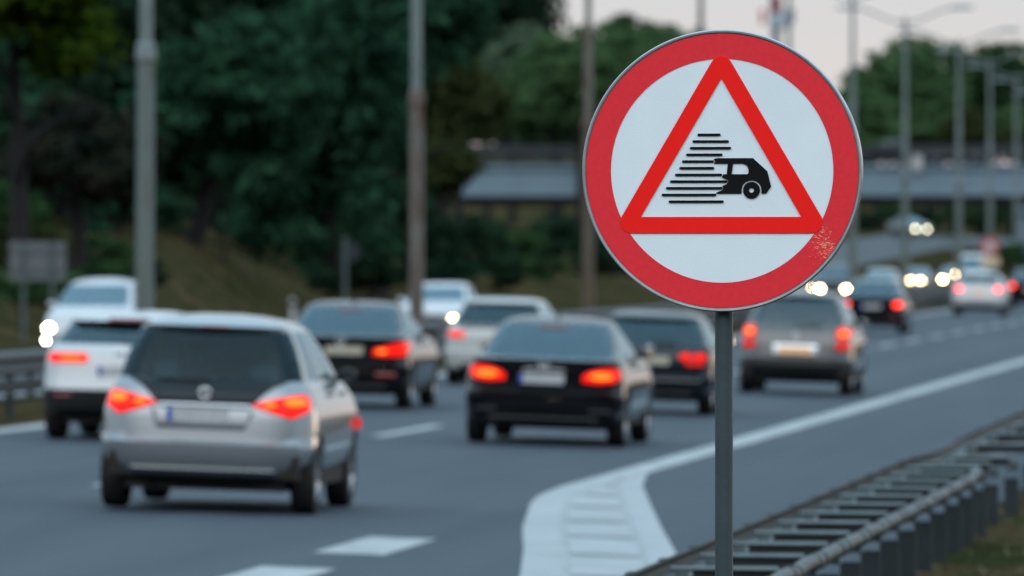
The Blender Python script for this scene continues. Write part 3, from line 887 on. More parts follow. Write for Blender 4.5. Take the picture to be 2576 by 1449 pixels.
WHEEL = None
def wheel_meshes():
    global WHEEL
    b = MB(); b.lathe([(0.20, -0.10), (0.285, -0.105), (0.308, -0.09), (0.315, -0.06), (0.315, 0.06), (0.308, 0.09), (0.285, 0.105), (0.20, 0.10)], 36, 'x')
    ty = b.mesh('tyre', M['tyre'], True)
    b = MB()
    b.lathe([(0.001, 0.075), (0.05, 0.08), (0.055, 0.06), (0.19, 0.02), (0.205, 0.095), (0.205, -0.09)], 30, 'x')
    for k in range(5):
        a = 2*pi*k/5
        c, s_ = cos(a), sin(a)
        d = Vector((0, c, s_)); e = Vector((0, -s_, c))
        vs_ = []
        for r_, hw, hx in ((0.045, 0.035, 0.085), (0.2, 0.024, 0.09)):
            for sg in (-1, 1):
                p = d*r_ + e*hw*sg
                vs_ += [(hx, p.y, p.z), (hx - 0.03, p.y, p.z)]
        b.add(vs_, [(0,2,6,4),(1,5,7,3),(0,4,5,1),(2,3,7,6),(4,6,7,5),(0,1,3,2)])
    ri = b.mesh('rim', M['rim'], False)
    WHEEL = (ty, ri)
wheel_meshes()

def drape(sh, poly, off, thick, side='rear', g=0.05):
    """mesh for a (x,z) polygon laid on the rear or front surface, off proud of it"""
    bm = bmesh.new()
    f = bm.faces.new([bm.verts.new((x, 0, z)) for x, z in poly])
    xs = [p[0] for p in poly]; zs = [p[1] for p in poly]
    for lo, hi, ax in ((min(xs), max(xs), 0), (min(zs), max(zs), 2)):
        n = int((hi - lo) / g)
        for i in range(1, n + 1):
            q = lo + (hi - lo) * i / (n + 1)
            co = Vector((0, 0, 0)); co[ax] = q
            no = Vector((0, 0, 0)); no[ax] = 1
            bmesh.ops.bisect_plane(bm, geom=bm.verts[:] + bm.edges[:] + bm.faces[:], plane_co=co, plane_no=no)
    bmesh.ops.triangulate(bm, faces=bm.faces[:])
    sg = -1 if side == 'rear' else 1
    for v in bm.verts:
        y = sh.rear(v.co.x, v.co.z) if side == 'rear' else sh.front(v.co.x, v.co.z)
        v.co.y = y + sg * off
    bmesh.ops.recalc_face_normals(bm, faces=bm.faces)
    if sum(f.normal.y * f.calc_area() for f in bm.faces) * sg < 0: bmesh.ops.reverse_faces(bm, faces=bm.faces)
    ed = [e for e in bm.edges if len(e.link_faces) == 1]
    r_ = bmesh.ops.extrude_edge_only(bm, edges=ed)
    bmesh.ops.translate(bm, verts=[v for v in r_['geom'] if isinstance(v, bmesh.types.BMVert)], vec=(0, -sg * thick, 0))
    return bm
def draped(sh, name, poly, off, thick, m, parent, side='rear', smooth=True):
    bm = drape(sh, poly, off, thick, side)
    me = bpy.data.meshes.new(name); bm.to_mesh(me); bm.free()
    me.materials.append(m)
    if smooth: me.polygons.foreach_set('use_smooth', [len(p.vertices) == 3 for p in me.polygons])
    return link(name, me, parent)
def mirror(poly): return [(-x, z) for x, z in poly][::-1]
def oval(cx, cz, rx, rz_, n=14, rot=0.0):
    return [(cx + rx*cos(2*pi*k/n)*cos(rot) - rz_*sin(2*pi*k/n)*sin(rot), cz + rx*cos(2*pi*k/n)*sin(rot) + rz_*sin(2*pi*k/n)*cos(rot)) for k in range(n)]
def rectp(cx, cz, hx, hz, r=0.01): return round_poly([(cx-hx, cz-hz), (cx+hx, cz-hz), (cx+hx, cz+hz), (cx-hx, cz+hz)], r, 3)

def make_car(name, label, cat, sh, pt, loc, spec, away=True, roll=0.0, group=None, rot=None):
    L_ = max(r[3] for r in sh.rows)
    root = empty(name, loc, (0 if away else pi) if rot is None else rot, roll)
    tag(root, label, cat, group)
    WR = spec.get('wr', 0.315)
    wy = (spec.get('wya', 0.78), L_ - 0.88)
    loops = [outline(r) for r in sh.rows]
    NZ = len(loops)
    V = []
    for j, lp in enumerate(loops):
        z = sh.rows[j][0]
        for i, (x, y) in enumerate(lp):
            zz = z
            if abs(x) > sh.rows[j][1] - 0.12:
                for yc in wy:
                    RA = WR + 0.055
                    dy = y - yc
                    if abs(dy) < RA:
                        zz = max(zz, WR + sqrt(RA*RA - dy*dy))
            V.append((x, y, zz))
    def idx(j, i): return j * NLOOP + i % NLOOP
    iR = range(0, NR - 1)
    oS = NR + NC - 2          # first side point
    iSR = range(oS, oS + NS - 1)
    oF = oS + NS + NC - 1
    iF = range(oF, oF + NR - 1)
    oL = oF + NR + NC - 1
    iSL = range(oL, oL + NS - 1)
    body, rearw, frontw, sidew, lower = [], [], [], {k: [] for k in range(4)}, []
    trim_z = spec.get('trim_z', 0.0)
    for j in range(NZ - 1):
        for i in range(NLOOP):
            f = (idx(j, i), idx(j, i+1), idx(j+1, i+1), idx(j+1, i))
            if sh.g0 <= j < sh.g1:
                if (i in iR) or (NR - 1 <= i < NR - 1 + spec.get('wrap', 3)) or i >= NLOOP - spec.get('wrap', 3): rearw.append(f); continue
                if oF - spec.get('fwrap', 4) <= i < oF + NR - 1 + spec.get('fwrap', 4): frontw.append(f); continue
                if i in iSR or i in iSL:
                    k = (i - oS) if i in iSR else (NS - 2 - (i - oL))
                    a, c, e, d = 3, 21, 23, 42
                    if a <= k < c: sidew[0 if i in iSR else 2].append(f); continue
                    if e <= k < d: sidew[1 if i in iSR else 3].append(f); continue
            if sh.rows[j+1][0] <= trim_z: lower.append(f)
            else: body.append(f)
    body.append(tuple(idx(NZ-1, i) for i in range(NLOOP)))
    def sub(faces, nm, m, parent=root, smooth=True):
        used = sorted({i for f in faces for i in f}); mp = {q: k for k, q in enumerate(used)}
        b = MB().add([V[i] for i in used], [tuple(mp[i] for i in f) for f in faces])
        return b.build(nm, m, parent, smooth)
    bo = sub(body, 'body', pt)
    if lower: sub(lower, 'lower_bumper', M['trim'])
    gm = spec.get('glass', M['glass'])
    if rearw: sub(rearw, 'rear_window', gm)
    sub(frontw, 'windscreen', spec.get('screen', M['glass'] if away else M['glass_sky']))
    for k in sidew: sub(sidew[k], 'side_window', M['glass_dark'])
    # underbody, interior
    W_ = max(r[1] for r in sh.rows)
    b = MB()
    b.box((-W_ + 0.25, 0.28, 0.19), (W_ - 0.25, L_ - 0.35, 0.42))
    b.box((-W_ + 0.12, 0.2, 0.30), (W_ - 0.12, wy[0] - 0.42, 0.50))
    b.box((-W_ + 0.05, wy[0] + 0.42, 0.24), (W_ - 0.05, wy[1] - 0.42, 0.46))
    b.build('underbody', M['under'], root)
    zb = sh.rows[sh.g0][0]
    ztop = sh.rows[sh.g1][0]
    ysc = sh.rows[sh.g0][3]
    b = MB()
    b.box((-W_ + 0.14, 0.45, 0.46), (W_ - 0.14, L_ - 1.0, 0.52))
    b.box((-W_ + 0.16, ysc - 0.62, 0.55), (W_ - 0.16, ysc - 0.22, zb - 0.03))
    b.build('dashboard', M['seat'], root)
    ys = ysc - 1.45
    for sx2 in (-0.36, 0.36):
        b = MB()
        b.prism(round_poly([(sx2 - .23, .5), (sx2 + .23, .5), (sx2 + .20, zb + .08), (sx2 - .20, zb + .08)], .06, 4), ys, ys + 0.12)
        b.box((sx2 - .23, ys + .1, .5), (sx2 + .23, ys + .6, .62))
        st = b.build('seat', spec.get('seat_m', M['seat']), root, fix=True)
        b = MB(); b.prism(round_poly([(sx2 - .12, zb + .10), (sx2 + .12, zb + .10), (sx2 + .11, min(zb + .28, ztop - .05)), (sx2 - .11, min(zb + .28, ztop - .05))], .04, 4), ys - .02, ys + .08)
        b.build('headrest', spec.get('seat_m', M['seat']), st, fix=True)
    yb = max(sh.rows[sh.g0][2] + 0.55, 0.8)
    b = MB(); b.prism(round_poly([(-W_ + .2, .5), (W_ - .2, .5), (W_ - .25, zb - .02), (-W_ + .25, zb - .02)], .06, 4), yb, yb + .14)
    rs = b.build('rear_seat', spec.get('seat_m', M['seat']), root, fix=True)
    for sx2 in (-.42, .42):
        b = MB(); b.prism(round_poly([(sx2 - .11, zb - .02), (sx2 + .11, zb - .02), (sx2 + .10, zb + .13), (sx2 - .10, zb + .13)], .04, 4), yb, yb + .08)
        b.build('headrest', spec.get('seat_m', M['seat']), rs, fix=True)
    # wheels
    wx = W_ - 0.115
    for sg in (-1, 1):
        for y in wy:
            wo = bpy.data.objects.new('wheel', WHEEL[0]); COL.objects.link(wo)
            wo.parent = root; wo.location = (sg * wx, y, WR); wo.rotation_euler = (0, 0, 0 if sg > 0 else pi)
            wo.scale = (1, WR/0.315, WR/0.315)
            ro = link('rim', WHEEL[1], wo)
    # mirrors
    zm = sh.at(zb - 0.02)
    for sg in (-1, 1):
        b = MB(); b.ell((sg*(zm[1] + .09), ysc - .55, zb + .03), (.09, .06, .065), 14, 10)
        b.box((min(sg*(zm[1] - .06), sg*(zm[1] + .06)), ysc - .57, zb - .02), (max(sg*(zm[1] - .06), sg*(zm[1] + .06)), ysc - .52, zb + .02))
        mo = b.build('wing_mirror', spec.get('mirror', pt), root, True)
        b = MB(); b.prism(oval(sg*(zm[1] + .09), zb + .03, .068, .045, 16), ysc - .614, ysc - .607)
        b.build('mirror_glass', M['mirror'], mo, fix=True)
        for y in (L_*0.40, L_*0.62):
            zz = zb - .12; wz = sh.at(zz)[1] + .012
            b = MB(); b.box((min(sg*wz, sg*(wz + .025)), y - .1, zz - .015), (max(sg*wz, sg*(wz + .025)), y + .1, zz + .015))
            b.build('door_handle', pt, root)
    # rear end
    for poly in spec.get('tail', []):
        for q in (poly, mirror(poly)):
            tl = draped(sh, 'taillight', q, .012, .06, spec.get('tail_m', M['tail']), root)
            for core in spec.get('core', []):
                cq = core if q is poly else mirror(core)
                draped(sh, 'bulb', cq, .016, .01, M['tail_core'], tl)
    for poly in spec.get('low_red', []):
        for q in (poly, mirror(poly)): draped(sh, 'reflector', q, .008, .03, spec.get('low_m', M['darkred']), root)
    for nm, poly, m, off in spec.get('rear', []):
        draped(sh, nm, poly, off, .03, M[m] if isinstance(m, str) else m, root)
    if 'plate' in spec:
        cx, cz, pm = spec['plate']
        y = sh.rear(cx, cz)
        b = MB(); b.prism(rectp(0, 0, .26, .056, .01), -.008, 0)
        po = b.build('number_plate', M[pm], root, fix=True, loc=(cx, min(y, sh.rear(cx, cz + .06)) - .006, cz))
        if spec.get('plate_blue', True):
            b = MB(); b.prism([(-.258, -.052), (-.215, -.052), (-.215, .052), (-.258, .052)], -.0105, -.0082)
            b.build('blue_band', M['blue'], po, fix=True)
    if 'badge' in spec:
        cx, cz, r = spec['badge']
        y = sh.rear(cx, cz) - spec.get('badge_off', .016)
        b = MB()
        pts = [(cx + r*1.25*cos(2*pi*k/20), y, cz + r*sin(2*pi*k/20)) for k in range(21)]
        b.tube(pts, r*.2, 8)
        b.prism([(cx - r*1.15, cz - r*.02), (cx + r*.1, cz - r*.02), (cx - r*.1, cz - r*.2), (cx + r*1.15, cz + r*.02), (cx - r*.1, cz + r*.02), (cx + r*.1, cz + r*.2)], y - r*.1, y + r*.1)
        b.build('badge', M['chrome'], root, True)
    if 'third' in spec:
        cx, cz, hx, hz, pm = spec['third']
        draped(sh, 'high_brake_light', rectp(cx, cz, hx, hz, .006), .012, .03, M[pm], root)
    if 'wiper' in spec:
        (xa, za), (xb, zb2) = spec['wiper']
        b = MB(); b.tube([(xa + (xb-xa)*u, sh.rear(xa + (xb-xa)*u, za + (zb2-za)*u) - .025, za + (zb2-za)*u) for u in (0, .25, .5, .75, 1)], .011, 6)
        b.build('wiper', M['trim'], root)
    if spec.get('fin'):
        zt_ = sh.rows[-2][0]; y = sh.rows[-1][2] - .25
        b = MB(); b.add([(-.03, y, zt_-.03), (.03, y, zt_-.03), (.015, y+.2, zt_-.02), (-.015, y+.2, zt_-.02), (0, y+.02, zt_+.065), (0, y+.08, zt_+.05)],
                        [(0,1,4),(1,2,5,4),(2,3,5),(3,0,4,5),(3,2,1,0)])
        b.build('roof_antenna', M['trim'], root, fix=True)
    for x_, z_, r in spec.get('exhaust', []):
        b = MB(); b.lathe([(r*.8, .02), (r, .0), (r, .25), (r*.8, .25)], 16, 'y', (x_, sh.rear(x_, z_) + .01, z_))
        b.build('exhaust_pipe', M['chrome'], root, True)
    # front end
    hz = spec.get('hz', .66)
    hm = spec.get('head_m', M['head_fwd'])
    hx, hr, hh = spec.get('hx', .60), spec.get('hr', .10), spec.get('hh', .06)
    for sg in spec.get('heads', (-1, 1)):
        q = oval(sg*hx, hz, hr*1.6, hh*1.25, 14)
        hl = draped(sh, 'headlight', q, .004, .04, M['chrome'], root, 'front')
        draped(sh, 'bulb', oval(sg*hx, hz, hr, hh, 14), .009, .01, hm, hl, 'front')
    for sg, x_, z_, r in spec.get('fog', []):
        draped(sh, 'fog_light', oval(sg*x_, z_, r, r*.8, 12), .009, .02, M['head_cool'], root, 'front')
    if not away:
        draped(sh, 'grille', rectp(0, .62*sh.rows[-1][0]/1.5 - .03, .36, .09, .03), .010, .03, M['trim'], root, 'front')
        draped(sh, 'air_intake', rectp(0, .36, .55, .07, .03), .010, .03, M['trim'], root, 'front')
        y = sh.front(0, .47)
        b = MB(); b.prism(rectp(0, .47, .26, .056, .01), y + .012, y + .02)
        b.build('number_plate', M['plate'], root, fix=True)
    if 'marker' in spec:  # added red glow standing in for a tail light reflection, no lamp here
        x_, y_, z_ = spec['marker']
        w_ = sh.at(z_)[1]
        b = MB(); b.prism(round_poly([(w_ - .04, z_ - .045), (w_ + .05, z_ - .045), (w_ + .05, z_ + .05), (w_ - .04, z_ + .05)], .015, 3), y_, y_ + .05)
        b.build('red_wing_glow', M['tail_soft'], root, fix=True)
    if 'rails' in spec:
        for sg in (-1, 1):
            zt_ = sh.rows[-3][0]
            b = MB(); b.tube([(sg*.56, .95, zt_), (sg*.57, 1.05, zt_ + .05), (sg*.57, 2.1, zt_ + .05), (sg*.56, 2.2, zt_)], .016, 8)
            b.build('roof_rail', M['trim'], root)
    return root

def lane_z(t): return rz(t)
def place(px, d):
    return cam_to_world(px, d)
ROLL = 0.035
grp = 'cars queueing away from the camera'
P_silver = paint('paint_silver', (0.27, 0.285, 0.305), 0.55, 0.27)
P_black = paint('paint_black', (0.003, 0.003, 0.0045), 0.0, 0.12, 0.3)
P_black2 = paint('paint_black_brown', (0.0035, 0.003, 0.0035), 0.0, 0.12, 0.3)
P_navy = paint('paint_dark_navy', (0.003, 0.006, 0.011), 0.0, 0.12, 0.3)
P_grey = paint('paint_grey_brown', (0.085, 0.083, 0.085), 0.6, 0.32)
P_white = paint('paint_white', (0.44, 0.455, 0.48), 0.0, 0.35)
P_white2 = paint('paint_offwhite', (0.40, 0.415, 0.41), 0.0, 0.35)

def away_car(name, label, sh, pt, px, d, spec, cat='car', dz=0.0):
    t, s = place(px, d)
    return make_car(name, label, cat, sh, pt, (t, s, lane_z(t) + 0.002 + dz), spec, True, ROLL if t > -12 else 0.02, grp)
def oncoming(name, label, sh, pt, px, d, spec, cat='car', z=0.002):
    t, s = place(px, d)
    L_ = max(r[3] for r in sh.rows)
    return make_car(name, label, cat, sh, pt, (t, s + L_, z), spec, False, 0.0, 'oncoming cars beyond the median')

# silver hatchback, nearest
away_car('hatchback_car', 'silver hatchback nearest the camera with both tail lights glowing', scaled(MINI, 1.02, 1.0, 1.02), P_silver, 500, 80.6, dict(
    tail=[[(.40,.925),(.5,.955),(.64,.99),(.78,1.02),(.84,1.012),(.866,.96),(.866,.88),(.74,.815),(.63,.85),(.5,.89)]],
    core=[oval(.755,.955,.085,.034), oval(.555,.928,.055,.02)], glass=M['glass_tail'], mirror=M['trim'], seat_m=M['seat_pale'],
    rear=[('tailgate_panel', [(-.42,.93),(.42,.93),(.48,1.0),(.56,1.07),(.70,1.135),(-.70,1.135),(-.56,1.07),(-.48,1.0)], 'gloss', .008),
          ('chrome_strip', rectp(0,.91,.38,.010,.004), 'chrome', .012),
          ('plate_recess', round_poly([(-.40,.71),(.36,.71),(.44,.895),(-.46,.895)], .03, 4), P_silver, .004),
          ('bumper_lip', rectp(0,.365,.62,.012,.006), P_silver, .02),
          ('bumper_valance', round_poly([(-.66,.265),(.66,.265),(.58,.32),(-.58,.32)], .02, 3), 'trim', .008)],
    plate=(-.05, .825, 'plate'), badge=(0, 1.015, .040), badge_off=.024, wrap=5, third=(.02, 1.565, .11, .016, 'darkred'),
    wiper=((.0, 1.12), (-.42, 1.13)), low_red=[], marker=(0, 3.42, .73), exhaust=[(-.45,.25,.03)]))  # marker: added red glow standing in for a tail light reflection
# black saloon, centre
away_car('saloon_car', 'black saloon in the centre lane of view, right behind the silver hatchback ahead', SEDAN, P_black, 1360, 109.2, dict(
    tail=[[(.45,.74),(.62,.725),(.80,.745),(.865,.80),(.86,.88),(.78,.905),(.62,.885),(.50,.85),(.44,.80)]],
    core=[oval(.66,.81,.13,.04)], glass=M['glass'],
    rear=[('boot_lip', rectp(0,.972,.78,.012,.006), P_black, .02),
          ('boot_trim_strip', rectp(0,.868,.24,.007,.003), 'chrome', .012),
          ('bumper_valance', round_poly([(-.70,.215),(.70,.215),(.62,.33),(-.62,.33)], .03, 3), 'trim', .008)],
    plate=(-.02, .765, 'plate'), badge=(0, .93, .042), fin=True, exhaust=[(-.58,.27,.045),(.58,.27,.045)],
    low_red=[rectp(.66,.40,.13,.022,.01)], low_m=M['trim'], third=(0, 1.345, .16, .012, 'darkred')))
# dark hatchback hidden half by the black saloon
away_car('hatchback_car', 'dark navy small hatchback between the black saloon and the sign post', HATCH, P_navy, 1626, 129.5, dict(
    tail=[oval(.50,.80,.085,.05), oval(.69,.80,.09,.052)], tail_m=M['tail'], glass=M['glass'],
    low_red=[rectp(.62,.71,.12,.03,.01)], low_m=M['tail_soft'],
    rear=[('bumper_highlight', rectp(0,.475,.72,.02,.008), P_grey, .012), ('bumper_valance', rectp(0,.27,.6,.05,.02), 'trim', .008)],  # grey strip paints in the bluish highlight along the bumper
    plate=(.02, .74, 'plate_yel'), plate_blue=False, badge=(0, .885, .04), wiper=((0,.97),(.35,.985))))
# grey MPV
away_car('minivan_car', 'grey brown minivan to the right of the sign post, plate lit warm', MPV, P_grey, 1995, 149.0, dict(
    tail=[round_poly([(.62,.90),(.84,.90),(.85,1.06),(.66,1.08)], .05, 4)], core=[oval(.74,.975,.07,.05)], glass=M['glass'], trim_z=0.0,
    low_red=[round_poly([(.64,.72),(.84,.72),(.84,.86),(.63,.86)], .03, 4)], low_m=M['tail_soft'],
    rear=[('bumper_band', rectp(0,.42,.80,.09,.04), 'trim', .012), ('plate_surround', rectp(0,.70,.36,.09,.03), 'chrome', .006)],
    plate=(0, .70, 'plate_warm'), plate_blue=False, badge=(0,.92,.04), third=(0,1.54,.14,.014,'darkred'), rails=True, wiper=((0,1.08),(.4,1.09))))
# white SUV at left
away_car('crossover_car', 'white crossover at far left with slim tail light and black bumper', scaled(CROSS, 1.0, 1.0, .955), P_white, 298, 107.0, dict(
    tail=[round_poly([(.36,.88),(.80,.87),(.86,.91),(.85,.98),(.40,.98)], .03, 4)], core=[oval(.58,.925,.15,.02)], glass=M['glass'], trim_z=.585, wr=.345, wrap=4,
    low_red=[rectp(.66,.50,.10,.02,.008)], plate=(0,.78,'plate'), badge=(0,.97,.05), third=(.02,1.362,.24,.016,'darkred'), wiper=((0,1.095),(.4,1.10))))
# black saloon, left lane
away_car('saloon_car', 'black saloon in the left lane behind the silver hatchback, white plate', scaled(SEDAN, 1.0, .98, .99), P_black2, 852, 129.5, dict(
    tail=[[(.43,.74),(.60,.72),(.86,.73),(.90,.80),(.905,.91),(.80,.905),(.62,.85),(.45,.81)]], core=[oval(.56,.785,.07,.028)], glass=M['glass'],
    rear=[('bumper_valance', round_poly([(-.70,.22),(.70,.22),(.62,.33),(-.62,.33)], .03, 3), 'trim', .008), ('boot_lip', rectp(0,.962,.76,.012,.006), P_black2, .018)],
    low_red=[rectp(.62,.46,.14,.035,.01)], low_m=M['darkred'], plate=(.05,.79,'plate_yel'), plate_blue=False, badge=(0,.915,.045), fin=True, third=(0,1.335,.16,.012,'darkred')))
# white estate
away_car('hatchback_car', 'white hatchback half hidden behind the black centre saloon', HATCH, P_white2, 1248, 152.0, dict(
    tail=[round_poly([(.52,.76),(.80,.76),(.82,.86),(.54,.85)], .03, 4)], glass=M['glass'], trim_z=.0,
    rear=[('bumper_valance', rectp(0,.28,.6,.06,.02), 'trim', .008), ('window_base_strip', rectp(0,.925,.62,.018,.008), 'trim', .01)],
    plate=(.02,.70,'plate_yel'), plate_blue=False, badge=(0,.86,.04), wiper=((0,.97),(.35,.985))))
# far ones
away_car('saloon_car', 'small distant black saloon with two red lights and white plate', scaled(SEDAN, .94, .95, .97), P_black, 2190, 251.0, dict(
    tail=[oval(.69,.77,.12,.06)], tail_m=M['tail_far'], plate=(0,.72,'plate'), low_red=[rectp(.60,.45,.10,.03,.01)], low_m=M['darkred'], rear=[('bumper_valance', rectp(0,.28,.6,.05,.02), 'trim', .008)]))
away_car('crossover_car', 'distant white crossover between headlights and the right edge, red lights', scaled(SUV, .98, 1, .97), P_white, 2460, 321.0, dict(
    tail=[oval(.66,.90,.12,.07)], tail_m=M['tail_far'], plate=(0,.80,'plate_warm'), plate_blue=False, trim_z=.42, rear=[('bumper_valance', rectp(0,.35,.6,.06,.02), 'trim', .008)]))
away_car('saloon_car', 'dark car cut by the right picture edge with one red light', scaled(SEDAN, .97, .95, 1.02), P_black2, 2592, 363.0, dict(
    tail=[oval(.72,1.0*.86,.12,.07)], tail_m=M['tail_far'], plate=(0,.72,'plate_warm'), rear=[('bumper_valance', rectp(0,.28,.6,.05,.02), 'trim', .008)]))
# oncoming
oncoming('hatchback_car', 'white oncoming car behind the white crossover, headlight and fog light lit', scaled(MINI, 1.0, 1.0, 1.03), P_white, 216, 190.0, dict(
    head_m=M['head_cool'], hx=.78, hz=.70, hr=.10, hh=.07, fog=[(1, .86, .45, .06), (-1, .86, .45, .06)]))
oncoming('saloon_car', 'white oncoming car right of the rust streaked lamp post', scaled(HATCH, 1.03, 1.02, 1.05), P_white, 1086, 236.0, dict(
    head_m=M['head'], hx=.54, hz=.56, hr=.09, hh=.06))
oncoming('minivan_car', 'dark oncoming minivan with two headlights beside the sign edge', scaled(MINI, 1.0, 1.0, 1.04), P_black2, 2095, 405.0, dict(
    head_m=M['head'], hx=.55, hz=.68, hr=.10, hh=.07, screen=M['glass_dark']))
oncoming('hatchback_car', 'oncoming car mostly hidden behind the sign, bright headlights at rim', HATCH, P_grey, 2018, 432.0, dict(
    head_m=M['head'], hx=.50, hz=.62, hr=.10, hh=.07))
oncoming('hatchback_car', 'pale oncoming car seen over the roof of the distant black saloon', scaled(HATCH, 1, 1, 1.05), P_white2, 2212, 432.0, dict(
    head_m=M['head_dim'], hx=.52, hz=.55, hr=.08, hh=.06))
oncoming('hatchback_car', 'oncoming car with close set bright headlights in front of lamp post', HATCH, P_grey, 2303, 528.0, dict(
    head_m=M['head'], hx=.28, hz=.64, hr=.11, hh=.085))
oncoming('hatchback_car', 'oncoming car with one headlight showing left of the distant white crossover', HATCH, P_grey, 2394, 578.0, dict(
    head_m=M['head'], hx=.55, hz=.60, hr=.11, hh=.08))
oncoming('van', 'white oncoming van above the distant white crossover, bright headlight', scaled(VAN, 1, 1, 1.06), P_white, 2440, 532.0, dict(
    head_m=M['head'], hx=.78, hz=1.02, hr=.10, hh=.08), cat='van')
# on the ramp
t_, s_ = place(2270, 684.0)
make_car('saloon_car', 'dark car coming down the ramp under the bridge, two pale headlights', 'car', scaled(SEDAN, 1, 1, 1.02), P_grey,
         (t_ - 0.6, s_ + 4.2, ramp_z(t_, s_) + 0.12), dict(head_m=M['head_dim'], hx=.45, hz=.62, hr=.12, hh=.09), False, rot=pi + 0.42)

# ------------------------------------------------------------------ bridge
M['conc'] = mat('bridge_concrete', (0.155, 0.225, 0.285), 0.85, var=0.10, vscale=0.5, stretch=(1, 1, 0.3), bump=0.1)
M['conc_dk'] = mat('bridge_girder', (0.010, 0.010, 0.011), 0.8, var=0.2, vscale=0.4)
M['railing'] = mat('bridge_railing', (0.018, 0.024, 0.030), 0.6, var=0.15)
BY = 760.0
br = tag(empty('bridge', (-40, BY, 0)), 'long concrete road bridge crossing the motorway behind the round sign', 'bridge')
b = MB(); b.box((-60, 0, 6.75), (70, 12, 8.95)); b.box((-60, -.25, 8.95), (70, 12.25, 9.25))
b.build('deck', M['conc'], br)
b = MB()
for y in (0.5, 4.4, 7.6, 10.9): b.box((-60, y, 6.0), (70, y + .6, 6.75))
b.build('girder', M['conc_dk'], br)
for x in (-13.5, 9.9, 21, 45):
    b = MB()
    for y in (1.5, 6, 10.3): b.lathe([(.42, -2), (.42, 5.6)], 14, 'z', (x, y, 0))
    b.box((x - .6, .6, 5.5), (x + .6, 11.4, 6.05))
    b.build('pier', M['conc'], br)
for y in (-.1, 12.0):
    rl = MB(); rl.box((-60, y, 10.15), (70, y + .08, 10.85)); rl.box((-60, y, 9.62), (70, y + .06, 9.72))
    r_o = rl.build('railing', M['railing'], br)
    pm = MB().box((0, y + .09, 9.2), (.12, y + .18, 10.8)).mesh('railing_post', M['railing'])
    x = -60
    while x < 70: link('railing_post', pm, r_o, (x, 0, 0)); x += 2.5
# deck furniture seen from below
def bridge_car(label, px, y, pt, sh):
    t, s = place(px, y)
    make_car('hatchback_car', label, 'car', sh, pt, (t + 2, BY + 3.2, 9.26), dict(heads=()), True, 0, 'cars on the bridge', rot=pi/2)
bridge_car('low dark car crossing the bridge behind its railing, right of double armed lamp', 2400, BY, P_navy, scaled(MINI, 1, 1, .9))
bridge_car('tall dark car on the bridge near the edge of the round sign', 2228, BY + 2, P_navy, scaled(MINI, 1, 1, 1.2))
t_, s_ = place(2308, BY)
cb = tag(empty('cabinet', (t_, BY - .55, 8.75)), 'small white cabinet fixed to the bridge edge', 'cabinet')
b = MB(); b.box((-.36, 0, 0), (.36, .28, 1.25)); b.build('box', M['plate'], cb)
b = MB(); b.box((-.40, -.04, 1.253), (.40, .29, 1.31)); b.build('lid', M['galv'], cb)

# ------------------------------------------------------------------ signs and posts far off
M['sign_back'] = mat('sign_back_grey', (0.13, 0.14, 0.155), 0.5, metal=0.3, var=0.1, vscale=2)
t_, s_ = place(95, 230)
r_ = tag(empty('road_sign', (t_, s_, gz(t_, s_) - .02), PHI), 'grey back of a rectangular road sign on two posts at left', 'road sign')
zz = CAM_Z + (636 - 656) / 24000 * 230 - r_.location.z
for k in (-.34, .34):
    b = MB(); b.tube([(k, -.04, 0), (k, -.04, zz + .46)], .045, 10); b.build('post', M['rail'], r_)
b = MB(); b.box((-.68, 0, zz - .47), (.68, .03, zz + .47))
pn = b.build('panel', M['sign_back'], r_)
b = MB()
for k in (-.25, .25): b.box((-.66, -.03, zz + k - .03), (.66, -.002, zz + k + .03))
b.build('brace', M['rail'], pn)
t_, s_ = place(868, 288)
r_ = tag(empty('road_sign', (t_, s_, gz(t_, s_) - .02), PHI), 'thin post with small round sign seen from behind before the trees', 'road sign')
b = MB(); b.tube([(0, 0, 0), (0, 0, 2.7)], .06, 10); b.build('post', M['rail'], r_)
b = MB(); b.lathe([(.001, .03), (.30, .03), (.30, 0), (.001, 0)], 24, 'y', (.18, .06, 2.25)); b.build('disc', M['rail_dk'], r_, fix=True)
t_, s_ = place(736, 262)
r_ = tag(empty('marker_post', (t_, s_, gz(t_, s_) - .02), PHI), 'short white marker post on the far verge', 'marker post')
b = MB(); b.prism(round_poly([(-.07, -.2), (.07, -.2), (.07, .98), (-.07, 1.05)], .01, 2), 0, .10); b.build('post', M['plate'], r_, fix=True)
b = MB(); b.box((-.06, -.006, .78), (.06, -.001, .92)); b.build('dark_band', M['trim'], r_)
# speed limit sign far right on the median
t_, s_ = place(2490, 420)
r_ = tag(empty('road_sign', (t_, s_, gz(t_, s_) - .02), PHI), 'far round red bordered sign over a small yellow plate, beside dark bush', 'road sign')
zz = CAM_Z + (636 - 620) / 24000 * 420 - r_.location.z
b = MB(); b.tube([(0, .06, 0), (0, .06, zz + .3)], .045, 10); b.build('post', M['rail'], r_)
M['far_red'] = mat('far_sign_red', (0.45, 0.05, 0.05), 0.5, var=0.05)
M['far_yel'] = mat('far_sign_cream', (0.60, 0.50, 0.36), 0.5, var=0.05)
b = MB(); b.lathe([(.001, 0), (.40, 0), (.40, .03), (.001, .03)], 30, 'y', (0, 0, zz)); pn = b.build('panel', M['far_red'], r_, fix=True)
b = MB(); b.lathe([(.001, -.006), (.24, -.006), (.24, -.001), (.001, -.001)], 30, 'y', (0, 0, zz)); b.build('white_face', M['plate'], pn, fix=True)
b = MB(); b.box((-.42, 0, zz - .85), (.42, .03, zz - .46)); b.build('lower_plate', M['far_yel'], r_)

